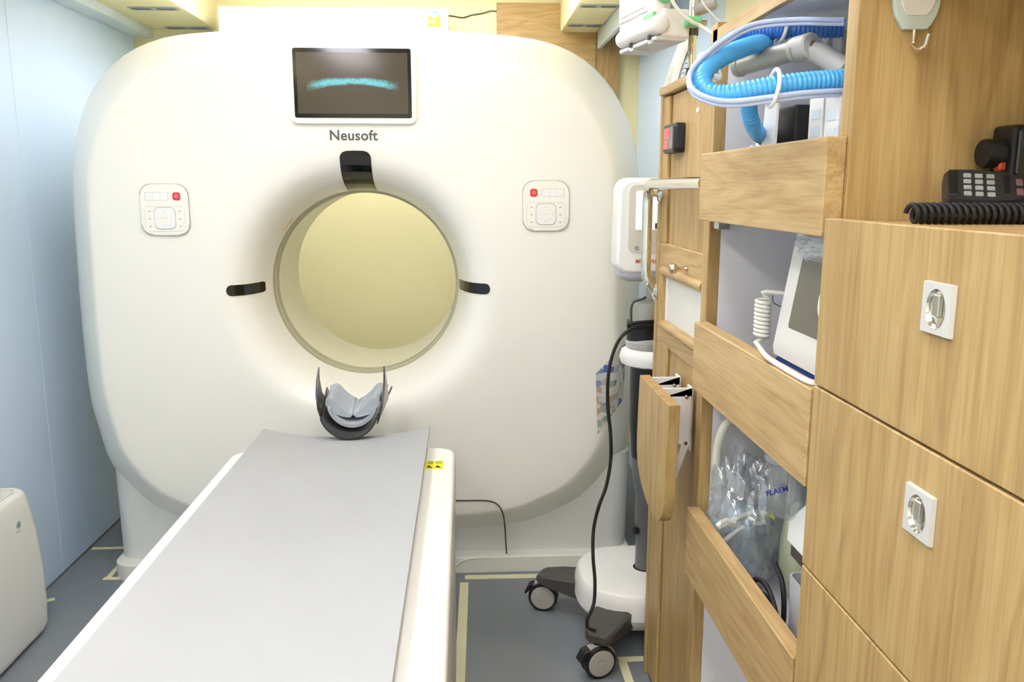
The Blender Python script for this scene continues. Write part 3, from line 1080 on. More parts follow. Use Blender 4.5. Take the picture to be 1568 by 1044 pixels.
# grab bar
BXx = .470
gb = thing('grab_bar', 'bent chrome grab bar screwed to the oak cupboard door', 'handle', (DX, 1.9, 1.1))
zt_ = R(1040, 281, X=BXx).z
yf = R(992, 300, X=BXx).y
zl = R(993, 425, X=BXx).z
path = [Vector((BXx, 1.648, zt_)), Vector((BXx, yf - .045, zt_))]
path += [Vector((BXx, yf - .045 + .045 * math.sin(k * PI / 12), zt_ - .045 + .045 * math.cos(k * PI / 12))) for k in range(1, 7)]
path += [Vector((BXx, yf, zl + .02)), Vector((BXx + .003, yf, zl)), Vector((BXx + .012, yf, zl - .018)), Vector((BXx + .026, yf, zl - .034)), Vector((DX - .002, yf, zl - .042))]
MB().tube(path, .0135, 16).build('bar', M_CHROME, gb, 60)
MB().tube([(BXx, yf - .02, zt_ - .024), (DX, yf - .02, zt_ - .024)], .008, 12).build('post', M_CHROME, gb)
for y_, z_ in ((yf - .02, zt_ - .024), (yf, zl - .042)):
    MB().lathe([(.024, 0), (.024, .004), (.018, .009), (.010, .011), (0, .012)], (DX - .0005, y_, z_), (-1, 0, 0), 24).build('flange', M_CHROME, gb)

# folding table flap
TX = .408
ft = thing('folding_table', 'oak flap table folded down on white brackets below grab bar', 'table', (.45, 1.76, .64))
pp = [(980, 572), (977, 630), (975, 690), (978, 720), (984, 748), (994, 778), (1005, 797)]
pl_ = [R(x, y, X=TX) for x, y in pp]
zt_f = .925
pl_[0].z = zt_f
lastz = pl_[-1].z
outl = smooth(pl_, .012) + [Vector((TX, 1.69, lastz + .002)), Vector((TX, 1.665, lastz + .014)), Vector((TX, 1.648, lastz + .036)), Vector((TX, 1.638, lastz + .07)), Vector((TX, 1.622, zt_f))]
MB().ext(outl, (.024, 0, 0), .001, 1).build('flap', WZ, ft, 30)
for y in (1.775, 1.885):
    MB().box((TX + .024, y - .004, .74), (TX + .028, y + .034, .90), .001, 1).build('bracket_plate', M_WHITE, ft)
    MB().box((DX - .005, y - .004, .78), (DX - .0005, y + .034, .925), .001, 1).build('bracket_plate', M_WHITE, ft)
    MB().box((TX + .024, y - .004, .905), (DX - .002, y, .925), .001, 1).build('bracket_arm', M_WHITE, ft)
    MB().ext([(TX + .026, y - .004, .905), (DX - .003, y - .004, .925), (DX - .003, y - .004, .79), (TX + .05, y - .004, .80)], (0, .003, 0)).build('bracket_web', M_WHITE, ft)
    MB().ext([(DX - .022, y - .008, .80), (DX - .006, y - .008, .80), (TX + .044, y - .008, .67), (TX + .028, y - .008, .675)], (0, .003, 0)).build('bracket_strut', M_WHITE, ft)
    for xx, zz in ((TX + .045, .895), (DX - .016, .905), (DX - .015, .80), (TX + .037, .685)):
        MB().lathe([(.005, 0), (.004, .002), (0, .0025)], (xx, y - .008, zz), (0, -1, 0), 10).build('rivet', M_STEEL, ft)

# ================================================================== HOOK AND RADIO IN THE NICHE
YW = 1.061                       # oak side panel facing the camera
c = R(1400, 10, Y=YW)
hk = thing('wall_hook', 'mint and white adhesive hook on oak panel above the radio', 'hook', (c.x, YW, c.z - .08))
sec = [(-.031, .05), (-.029, .0), (-.026, -.012), (-.018, -.024), (-.015, -.028), (.015, -.028), (.018, -.024), (.026, -.012), (.029, 0), (.031, .05), (.02, .07), (-.02, .07)]
MB().ext([(c.x + x, YW - .008, c.z + z) for x, z in sec], (0, .008, 0), .002, 2).build('backplate', M_HOOK, hk)
MB().ext([(c.x + x * .78, YW - .0105, c.z + z * .72 + .008) for x, z in sec], (0, .004, 0), .0015, 2).build('front_plate', mat('hook_white', 'efeae2', .4), hk)
zz = c.z - .028
MB().tube(smooth([(c.x, YW - .004, zz + .01), (c.x, YW - .005, zz - .018), (c.x + .001, YW - .010, zz - .0235), (c.x + .006, YW - .020, zz - .022), (c.x + .008, YW - .024, zz - .008)], .004), .0022, 8).build('hook_wire', M_CHROME, hk)
zk = 1.3185
hs = thing('radio_microphone', 'black radio handset microphone with keypad and coiled cord on oak counter', 'microphone', (.635, .99, zk))
# coiled cord
y_c = R(1400, 322, Z=zk + .011).y
y_c = .935
x_c0 = R(1389, 322, Y=y_c).x
pth = []
for k in range(0, 24 * 14 + 1):
    a = 2 * PI * k / 14
    q = k / 14
    pth.append((x_c0 + .004 + q * .00785, y_c - .010 * q / 24 + .0098 * math.cos(a), zk + .0125 + .0098 * math.sin(a)))
MB().tube(pth, .0031, 7).build('coiled_cord', M_BLACKM, hs, 80)
# handset microphone with keypad
Mh = Matrix.Translation((.628, .985, zk + .036)) @ Matrix.Rotation(math.radians(-26), 4, 'Z') @ Matrix.Rotation(math.radians(38), 4, 'X') @ Matrix.Rotation(math.radians(4), 4, 'Y')


def hx(lst):
    return [Mh @ Vector(p) for p in lst]


def hring(z, gx, gy):
    sec_ = [(-.05, -.025), (-.047, -.03), (-.02, -.032), (.02, -.028), (.055, -.016), (.06, -.008), (.06, .008), (.055, .016), (.02, .028), (-.02, .032), (-.047, .03), (-.05, .025)]
    return hx([(x * gx, y * gy, z) for x, y in sec_])


MB().loft([hring(-.014, .92, .88), hring(-.010, 1, 1), hring(.004, 1, 1), hring(.010, .95, .92)]).build('handset_body', mat('radio_grey_black', '2c2c2e', .4, bump=.15, bscale=900), hs, 45)
MB().box((-.047, -.022, .0095), (-.036, .024, .0115), .001, 1, Mh).build('speaker_bar', M_BLACK, hs)
MB().box((.012, -.018, .0095), (.020, .02, .0115), .001, 1, Mh).build('key_bar', M_BLACK, hs)
for i in range(4):
    for j in range(3):
        MB().box((-.030 + j * .0125, -.022 + i * .0115, .0095), (-.0215 + j * .0125, -.0145 + i * .0115, .0118), .0007, 1, Mh).build('key', mat('key_grey', '9b9b96', .5), hs)
for j in range(2):
    MB().box((.026, -.016 + j * .018, .0095), (.033, -.004 + j * .018, .0112), .0007, 1, Mh).build('function_key', mat('key_rose', '7d5a58', .5), hs)
MB().lathe([(.0105, 0), (.0105, .016), (.008, .018), (.0065, .06), (.005, .09)], Mh @ Vector((.052, -.002, -.004)), Mh.to_3x3() @ Vector((1, 0, 0)), 16).build('cable_boot', M_GRAPH, hs)
MB().box((-.046, -.035, -.009), (.0, -.028, .001), .003, 2, Mh).build('talk_key', M_BLACK, hs)
# radio set behind
rd = thing('radio_set', 'black two-way radio with round knob behind the handset microphone', 'radio', (.73, 1.02, zk))
cr = R(1545, 237, Y=1.02)
MB().box((.668, 1.012, zk), (.79, 1.056, 1.436), .006, 2).build('radio_body', M_BLACK, rd)
MB().lathe([(.0, -.004), (.017, -.003), (.018, .0), (.018, .018), (.0165, .0185), (.0165, .022)], (.648, 1.034, cr.z + .002), (1, 0, 0), 24).build('knob', M_BLACKM, rd)
MB().box((.660, 1.02, 1.380), (.669, 1.034, 1.392), .002, 1).build('orange_key', mat('radio_orange', 'c6492c', .4), rd, label='orange-red key')
MB().box((.674, 1.008, 1.34), (.785, 1.013, 1.43), .002, 1).build('faceplate', M_BLACKG, rd)

# ================================================================== TOP SHELF: BREATHING CIRCUIT
def corr(pts, r, step=.0066):
    q = even(smooth(pts, .004), step / 4)
    return MB().tube(q, [r * (1 + .085 * math.cos(k * PI / 2)) for k in range(len(q))], 18)


bc = thing('breathing_hose', 'bright blue corrugated breathing hose looped over the top shelf board', 'hose', (.55, 1.4, 1.45))
H1 = [(1290, 122, 1.17), (1235, 126, 1.165), (1190, 131, 1.165), (1140, 140, 1.17), (1105, 145, 1.18), (1082, 139, 1.19), (1074, 122, 1.21), (1086, 101, 1.25), (1112, 84, 1.31), (1140, 73, 1.345), (1160, 67, 1.38), (1172, 66, 1.42)]
corr([R(x, y, Y=d_) for x, y, d_ in H1], .0135).build('hose', M_HOSE, bc, 80)
cb = thing('breathing_hose', 'dark blue corrugated breathing hose running behind, high under the shelf top', 'hose', (.6, 1.4, 1.5))
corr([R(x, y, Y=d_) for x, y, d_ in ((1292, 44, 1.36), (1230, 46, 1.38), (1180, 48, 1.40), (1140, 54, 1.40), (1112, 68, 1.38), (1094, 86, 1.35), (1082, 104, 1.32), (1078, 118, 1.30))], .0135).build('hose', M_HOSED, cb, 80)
cb2 = thing('breathing_hose', 'blue corrugated hose hanging down behind the white card', 'hose', (.56, 1.5, 1.32))
corr([R(x, y, Y=d_) for x, y, d_ in ((1146, 150, 1.34), (1147, 168, 1.36), (1151, 186, 1.38), (1163, 206, 1.43), (1190, 214, 1.50), (1225, 190, 1.54), (1245, 165, 1.54))], .0125).build('hose', M_HOSE, cb2, 80)
th_ = thing('pressure_line', 'thin pale blue tube tied along the blue breathing hose', 'tube', (.5, 1.4, 1.45))
for k in range(2):
    o_ = k * 6
    MB().tube(smooth([R(x, y + o_, Y=d_ + .004 * k) for x, y, d_ in ((1292, 138, 1.16), (1230, 142, 1.15), (1183, 148, 1.148), (1120, 155, 1.155), (1085, 150, 1.16), (1062, 138, 1.17), (1055, 120, 1.19), (1062, 102, 1.215), (1082, 82, 1.24), (1110, 60, 1.27), (1150, 38, 1.28), (1210, 30, 1.27), (1292, 30, 1.25))], .008), .0036, 8).build('line', M_LINE, th_)
for (a, yd, hh, lb) in (((1184, 135), 1.158, .0245, 'white plastic tie round the front blue hose'), ((1197, 46), 1.395, .019, 'white plastic tie on dark blue hose under the shelf top')):
    mid = R(*a, Y=yd)
    ring = [(mid.x + .003 * math.sin(k * PI / 8), mid.y + .021 * math.cos(k * PI / 8), mid.z + hh * math.sin(k * PI / 8)) for k in range(16)]
    tag(MB().tube(ring, .0030, 8, loop=True).build('hose_tie', M_WHITE), lb, 'tie')
p = R(1087, 102, Y=1.25)
tag(MB().tube([(p.x + .014 * math.cos(t_) + .003 * math.sin(t_), p.y + .016 * math.sin(t_), p.z - .012 * math.cos(t_) + .012 * math.sin(t_)) for t_ in [k * PI / 8 for k in range(16)]], .0048, 8, loop=True).build('hose_clip', M_WHITE), 'white clip ring holding the blue hose bend', 'clip')

va = thing('ventilator', 'grey ventilator with warm grey metal arm on top shelf', 'ventilator', (.7, 1.24, 1.319))
a0, a1 = R(1128, 103, Y=1.44), R(1230, 73, Y=1.32)
ax = (a1 - a0)
MB().lathe([(0, 0), (.016, .001), (.0175, .004), (.0175, .012), (.016, .014), (.016, ax.length - .015), (.0185, ax.length - .012), (.0185, ax.length)], a0, ax, 24).build('arm_tube', M_BEIGE, va)
MB().lathe([(0, -.020), (.017, -.020), (.0195, -.017), (.0195, .017), (.017, .02), (0, .02)], a1, (0.35, -1, 0.05), 24).build('joint', M_GRY, va)
MB().lathe([(.006, .02), (.006, .0225), (0, .023)], a1, (0.35, -1, 0.05), 16).build('joint_screw', M_STEEL, va)
a2 = R(1300, 108, Y=1.25)
MB().tube(smooth([a1, R(1258, 84, Y=1.30), R(1278, 96, Y=1.28), a2], .01), .016, 14).build('lower_arm', M_GRY, va)
MB().box((.66, 1.12, 1.319), (.775, 1.36, 1.545), .012, 3).build('housing', M_GRY, va)
vb = thing('cable_clamp', 'white forked clamp bracket behind the dark blue hose', 'bracket', (.63, 1.25, 1.32))
for k in range(2):
    p = R(1262 + 22 * k, 64, X=.645)
    MB().box((p.x, p.y - .012, p.z - .05), (p.x + .012, p.y + .012, p.z + .02), .004, 2).build('prong', M_GRY, vb)
MB().box((.645, 1.15, 1.32), (.658, 1.30, 1.50), .004, 2).build('stem', M_GRY, vb)

# boxes and cards behind the first retaining board
zs1 = 1.3185
c1, c2 = R(1165, 150, X=.50), R(1184, 150, X=.50)
tag(MB().ext([(.503, c1.y + .012, zs1), (.503, c2.y - .001, zs1), (.505, c2.y - .006, R(1182, 153, X=.50).z), (.505, c1.y - .012, R(1165, 152, X=.50).z)], (.004, 0, 0)).build('white_card', M_WHITE), 'narrow white card standing upright behind the top board', 'card')
p, q = R(1182, 165, X=.53), R(1218, 165, X=.53)
tag(MB().box((.53, q.y, zs1), (.57, p.y, R(1200, 164, X=.53).z), .005, 2).build('black_pouch', M_BLACKM), 'black upright case between white card and white cartons', 'case')
for k, (xa_, xb_) in enumerate(((1240, 1262), (1264, 1287))):
    p, q = R(xa_, 150, X=.515), R(xb_, 150, X=.515)
    bx_ = thing('white_carton', 'white carton with faint blue print on top shelf, ' + ('beside the black case' if k == 0 else 'beside the oak side panel'), 'carton', (.54, (p.y + q.y) / 2, zs1), 'white cartons on the top shelf')
    zz = R((xa_ + xb_) / 2, 146, X=.515).z
    MB().box((.515, q.y + .001, zs1), (.565, p.y - .001, zz), .001, 1).build('carton', M_WHITE, bx_)
    for j in range(3):
        MB().box((.5144, q.y + .010, zz - .02 - j * .025), (.5152, p.y - .010, zz - .034 - j * .025)).build('print', mat('faint_blue_print', 'd9e8f4', .5), bx_)


def crumple(c, rx, ry, rz, amp, seed, n=2.6, nu=44, nv=26, flat=True):
    rnd = random.Random(seed)
    ph = [(rnd.uniform(-1, 1), rnd.uniform(-1, 1), rnd.uniform(-1, 1), rnd.uniform(0, 6.28), rnd.uniform(5, 26)) for _ in range(18)]
    b_ = MB()
    rings_ = []
    for j in range(1, nv):
        t_ = PI * j / nv
        rg = []
        for i in range(nu):
            f_ = 2 * PI * i / nu
            d_ = Vector((math.sin(t_) * math.cos(f_), math.sin(t_) * math.sin(f_), math.cos(t_)))
            s_ = (abs(d_.x) ** n + abs(d_.y) ** n + abs(d_.z) ** n) ** (-1 / n)
            r_ = 1.0
            for (a, b2, c2, p2, fr) in ph:
                r_ += amp * (abs(math.sin((a * d_.x + b2 * d_.y + c2 * d_.z) * fr * .5 + p2)) - .6) * .35
            r_ += rnd.uniform(-amp, amp) * .035
            rg.append(Vector(c) + Vector((d_.x * rx, d_.y * ry, d_.z * rz)) * s_ * r_)
        rings_.append(rg)
    return b_.loft(rings_)


p = R(1128, 190, X=.56)
tag(crumple((.565, 1.55, 1.318 + .06), .04, .075, .055, .3, 3).build('plastic_bag', M_BAG, ang=180), 'crumpled clear plastic bag on the top shelf below hoses', 'bag')
tag(MB().box((.625, 1.50, 1.3185), (.72, 1.64, 1.40), .004, 2).build('storage_box', mat('pale_box', 'dde0d2', .5)), 'pale low box behind the clear bag on top shelf', 'box')

# ================================================================== MIDDLE SHELF: PORTABLE MONITOR
zs2 = .9785
pm = thing('portable_monitor', 'white portable monitor with blue edge leaning back on middle shelf', 'monitor', (.6, 1.28, zs2))
# front faces the aisle (-X) and the camera a little; leans back
MY = R(1183, 540, X=.53)
Mm = Matrix.Translation((.53, MY.y - .13, MY.z)) @ Matrix.Rotation(math.radians(-90), 4, 'Z') @ Matrix.Rotation(math.radians(-9), 4, 'X')


def mplate(w_, h_, r_, y0, y1, cx=0, cz=0, bev=.004, skew=0.0):
    b_ = MB()
    b_.ext([Mm @ Vector((cx + x + skew * z, y0, cz + z)) for x, z in rrect(w_, h_, r_, 6)], Mm.to_3x3() @ Vector((0, y1 - y0, 0)), bev)
    return b_


mplate(.27, .215, .010, .0, .035, .0, .1075).build('shell', M_WHITE, pm, 40)
mplate(.279, .224, .014, .014, .07, .0, .1075).build('blue_trim', M_EBLUE, pm, 40, label='royal blue rim')
mplate(.18, .125, .004, -.002, .004, .005, .115, .001).build('screen', M_SCR, pm, 40)
mplate(.19, .135, .006, -.001, .002, .005, .115, .0005).build('screen_frame', M_WHITE, pm, 40)
MB().lathe([(.034, 0), (.034, .012), (.030, .018), (0, .02)], Mm @ Vector((.075, -.001, .115)), Mm.to_3x3() @ Vector((0, -1, 0)), 28).build('dial', M_WHITE, pm)
mplate(.25, .032, .008, .006, .07, .0, -.014, .004).build('foot_bar', M_EBLUE, pm)
MB().box((.552, 1.16, zs2), (.66, MY.y - .02, MY.z - .030), .01, 2).build('stand', M_WHITE, pm)
# coiled ivory cord
top, bot = R(1169, 458, Y=1.43), R(1166, 514, Y=1.43)
pth = []
NT = 9
for k in range(NT * 14 + 1):
    a = 2 * PI * k / 14
    f = k / (NT * 14)
    c_ = top.lerp(bot, f)
    pth.append(c_ + Vector((.0118 * math.cos(a), .0118 * math.sin(a), 0)))
cd_ = thing('coiled_handset_cord', 'ivory coiled cord hanging beside the portable monitor', 'cord', (bot.x, bot.y, bot.z - .05))
MB().tube(pth, .0034, 7).build('coil', M_CABLE, cd_, 80)
MB().tube(smooth([pth[0], top + Vector((-.002, 0, .012)), R(1180, 447, Y=1.42), R(1200, 449, Y=1.41), R(1212, 450, Y=1.405)], .006), .0034, 8).build('upper_lead', M_CABLE, cd_)
MB().tube(smooth([pth[-1], bot + Vector((-.010, 0, -.012)), R(1160, 528, Y=1.42), R(1173, 545, Z=1.104), R(1190, 557, Z=1.0985), R(1215, 572, Z=1.0985), R(1245, 586, Z=1.0985), (.52, 1.10, 1.09)], .006), .0042, 8).build('lower_lead', M_CABLE, cd_)
MB().tube(smooth([R(1184, 452, Y=1.415), R(1184, 462, Y=1.41), R(1192, 468, Y=1.41), R(1203, 470, Y=1.405)], .004), .0009, 5).build('thin_wire', M_BLACK, cd_)
q = R(1243, 378, Y=1.2)
tag(crumple((q.x + .02, q.y, q.z - .002), .03, .03, .016, .35, 9).build('plastic_wrap', M_BAG, ang=180), 'small scrap of clear wrap on top of the portable monitor', 'wrap')
tag(MB().tube([(.52, 1.13, 1.288), (.52, 1.25, 1.288)], .007, 10).build('shelf_light', M_WHITE), 'small white rod under the first shelf board', 'rod')

# ================================================================== LOWER SHELF
zs3 = .5735
bg = thing('mask_bag', 'clear plastic bag holding oxygen masks with white straps', 'bag', (.56, 1.50, zs3))
bc_ = R(1135, 815, Y=1.56)
crumple((bc_.x + .004, 1.56, zs3 + .125), .058, .075, .115, .28, 21, 3.0).build('bag_film', M_BAG, bg, 180)
crumple((bc_.x + .008, 1.56, zs3 + .095), .038, .05, .07, .12, 5, 2.2, 24, 14).build('mask', clear('mask_blue', 'bfe0ee', .2, .2, .5), bg, 60, label='pale blue oxygen mask')
for k, (pa) in enumerate((((1100, 808), (1130, 792), (1160, 784), (1180, 790)), ((1106, 830), (1140, 806), (1172, 800)), ((1098, 805), (1112, 796), (1126, 800)))):
    MB().tube(smooth([R(x, y, Y=1.53 - .008 * k) for x, y in pa], .01), .0045, 6).build('strap', mat('strap_white', 'f3f0e4', .5), bg)
p = R(1178, 790, Y=1.49)
MB().ext([p, p + Vector((.012, 0, -.008)), p + Vector((.003, 0, .014))], (0, .002, 0)).build('yellow_tab', M_YEL, bg)
crumple(R(1098, 806, Y=1.58), .018, .02, .014, .3, 8, 2.2, 18, 10).build('teal_corner', clear('teal_film', 'a9e0e0', .2, .2, .6), bg, 180)
rg_ = [R(x, y, Y=1.62) for x, y in ((1098, 760), (1096, 720), (1100, 680), (1112, 650), (1135, 632), (1160, 628), (1185, 650))]
tag(MB().tube(smooth(rg_, .01), .0095, 12).build('oxygen_tube', mat('tube_ivory', 'e2e2d2', .35)), 'thick ivory tube arching against the white shelf lining', 'tube')
jr = thing('suction_jar', 'clear suction jar with blue lettering hanging under the middle board', 'jar', (.6, 1.32, .75))
p = R(1208, 735, Y=1.32)
MB().lathe([(.030, 0), (.034, .005), (.036, .09), (.033, .093), (.031, .09), (.029, .008), (0, .006)], (p.x, 1.32, p.z - .06), (0, 0, 1), 28).build('jar', M_JAR, jr, 50)
MB().lathe([(0, .094), (.040, .094), (.042, .10), (.040, .115), (0, .118)], (p.x, 1.32, p.z - .06), (0, 0, 1), 28).build('lid', clear('lid_clear', 'e9eef0', .2, .1, .4), jr, 50)
MB().tube([(p.x + .006, 1.32, p.z - .04), (p.x + .006, 1.32, p.z + .03)], .006, 10).build('inner_tube', M_WHITE, jr)
l = R(1190, 752, Y=1.285)
text('jar_lettering', 'FLAEM', .013, Matrix.Translation((l.x, 1.285, l.z)) @ Matrix.Rotation(math.radians(-14), 4, 'Y') @ FACEY, mat('ink_blue', '3848a8', .5), jr)
sm = thing('aspirator', 'pale grey suction unit with dark band behind the drawer edge', 'device', (.64, 1.27, zs3))
MB().box((.602, 1.12, zs3), (.68, 1.285, .752), .010, 3).build('lower_case', M_WHITE, sm)
MB().box((.538, 1.115, .753), (.66, 1.288, .776), .004, 2).build('band', M_DGREY, sm)
MB().ext([(.533, 1.11, .777), (.533, 1.294, .777), (.533, 1.294, .815), (.560, 1.28, .850), (.60, 1.24, .865), (.60, 1.11, .865)][0:4] + [(.575, 1.24, .862), (.575, 1.11, .862)], (.085, 0, 0), .005, 2).build('upper_case', M_WHITE, sm)
cp = thing('grey_cup', 'open grey plastic holder standing beside the suction unit', 'holder', (.562, 1.255, zs3))
def cuprr(s_, z, cx=.562, cy=1.255):
    return [(cx + x, cy + y, z) for x, y in rrect(.05 * s_, .07 * s_, .014 * s_, 5)]
MB().loft([cuprr(.85, zs3), cuprr(1, zs3 + .148), cuprr(.9, zs3 + .148), cuprr(.78, zs3 + .01)]).build('cup', mat('cup_grey', 'd2d3d9', .4), cp, 40)
gp = thing('green_packet', 'pale green folded packet behind the mask bag', 'packet', (.62, 1.40, zs3))
crumple((.64, 1.46, zs3 + .10), .04, .05, .095, .10, 31, 3.4, 22, 12).build('packet', mat('packet_green', 'cfd4b4', .6), gp, 180)
for k, pa in enumerate((((1150, 888), (1165, 888), (1178, 905), (1186, 930), (1192, 955), (1200, 975)), ((1160, 905), (1175, 915), (1184, 940), (1196, 970), (1204, 985)), ((1186, 862), (1196, 885), (1200, 910), (1200, 945), (1196, 965)))):
    tag(MB().tube(smooth([R(x, y, X=.507 + .012 * k) for x, y in pa], .01), .0048, 8).build('black_cable', M_BLACKM), ('thick black cable bent over behind the lowest board', 'thick black cable lying lower along the lowest board', 'black cable rising beside the grey holder')[k], 'cable', 'black cables on the lower shelf')

# ================================================================== CONTRAST INJECTOR ON A TROLLEY
IX, IY = .515, 2.40
inj = thing('contrast_injector', 'white medical injector with screen on a wheeled column behind oak cupboard', 'injector', (IX, IY, 0))
x0_, x1_ = R(945, 350, Y=2.34).x, .625
zt_, zb2 = R(980, 272, Y=2.34).z, R(980, 420, Y=2.34).z
cx, cz = (x0_ + x1_) / 2, (zt_ + zb2) / 2
W_, H_ = x1_ - x0_, zt_ - zb2


def irr(s_, y, sh=0.0):
    return [(cx + x * s_ * (1 + .06 * (-z / H_)), y, cz + z * s_ + sh) for x, z in rrect(W_, H_, .035, 8)]


MB().loft([irr(.90, 2.333), irr(.96, 2.337), irr(1, 2.35), irr(1, 2.42), irr(.95, 2.45), irr(.85, 2.46)]).build('head', M_WHITE, inj, 50)
plateY((cx + .004, 2.330, cz + .022), W_ * .74, H_ * .69, .014, .01, .003).build('front_panel', mat('panel_beige', 'd9d5c8', .4), inj)
scx = cx + .006
plateY((scx, 2.3285, cz + .045), W_ * .56, H_ * .40, .004, .004, .001).build('screen', mat('injector_screen', 'eef0f4', .12, emit='f2f4ff', estr=.5), inj, label='bright screen')
MB().box((scx - W_ * .01, 2.3275, cz + .045 - H_ * .19), (scx + W_ * .27, 2.3283, cz + .045 - H_ * .13)).build('status_bar', M_DGREY, inj)
for k, mcol in enumerate((mat('icon_blue', '5d6a8c', .5), mat('icon_orange', 'd0612c', .5))):
    q = R(975, 380, Y=2.3285)
    MB().lathe([(.0055, 0), (.0055, -.001), (.0035, -.001), (.0035, 0)], (q.x + .066 * k, 2.3295, q.z), (0, 1, 0), 18, loop=True).build('button_icon', mcol, inj)
q = R(987, 400, Y=2.332)
text('brand_lettering', 'MEDRAD', .0165, Matrix.Translation((q.x + .006, 2.332, q.z)) @ FACEY, mat('brand_orange', 'ea8468', .5), inj, shear=.25)
MB().loft([[(cx + x * f_, 2.395 + y * f_, zb2 + .012 - d_) for x, y in rrect(W_ * .92, .11, .03, 8)] for f_, d_ in ((1, 0), (1, .014), (.93, .026), (.7, .034))]).build('head_underside', mat('lavender_grey', 'c3c3d2', .3), inj, 50)
MB().lathe([(.012, 1.03), (.012, zb2)], (IX + .02, 2.40, 0), (0, 0, 1), 16).build('neck', M_GRY, inj)
MB().lathe([(.044, .975), (.046, .98), (.046, 1.02), (.040, 1.032), (.02, 1.036)], (IX + .008, 2.40, 0), (0, 0, 1), 28).build('collar', mat('collar_grey', 'aeb0a8', .4), inj, 40)
MB().tube(smooth([(IX - .040, 2.36, .975), (IX - .042, 2.355, 1.02), (IX - .034, 2.355, 1.038), (IX - .01, 2.355, 1.045), (IX + .0, 2.36, 1.05)], .008), .004, 8).build('lever', M_DGREY, inj)
MB().lathe([(.047, .90), (.050, .905), (.050, .972), (.047, .977)], (IX + .006, 2.40, 0), (0, 0, 1), 28).build('black_sleeve', M_BLACK, inj, 40)
# white ring tray
MB().lathe([(.058, .862), (.075, .848), (.092, .855), (.097, .872), (.092, .892), (.078, .90), (.066, .893)], (IX + .03, 2.38, 0), (0, 0, 1), 40, loop=True).build('ring_handle', M_WHITE, inj, 50)
MB().lathe([(0, .855), (.066, .858), (.068, .880), (.060, .882), (.0, .872)], (IX + .03, 2.38, 0), (0, 0, 1), 36).build('tray', mat('tray_navy', '4d5864', .3), inj)
MB().lathe([(.060, .892), (.062, .915), (.052, .925), (.03, .93)], (IX + .015, 2.40, 0), (0, 0, 1), 28).build('tray_neck', M_GRY, inj)
MB().lathe([(.050, .56), (.058, .66), (.060, .80), (.060, .85)], (IX + .03, 2.40, 0), (0, 0, 1), 28).build('upper_column', M_BLACK, inj)
MB().lathe([(.030, .15), (.030, .34), (.034, .345), (.034, .44), (.046, .50), (.050, .56)], (IX + .03, 2.40, 0), (0, 0, 1), 24).build('lower_column', mat('column_grey', '6a6b6e', .35), inj, 40)
MB().lathe([(.052, .178), (.050, .196), (.036, .202), (.03, .203)], (IX + .03, 2.40, 0), (0, 0, 1), 28).build('column_boot', M_BLACK, inj, 40)
MB().lathe([(.010, 0), (.012, .003), (.012, .012), (0, .014)], (IX + .002, 2.385, .33), (-1, -.4, 0), 16).build('column_knob', M_BLACK, inj)


def ell(sx_, sy_, z, n=48, ex=2.6):
    out_ = []
    for k in range(n):
        a = 2 * PI * k / n
        c_, s_ = math.cos(a), math.sin(a)
        f = (abs(c_) ** ex + abs(s_) ** ex) ** (-1 / ex)
        out_.append((IX + .012 + c_ * f * sx_, IY + .01 + s_ * f * sy_, z))
    return out_


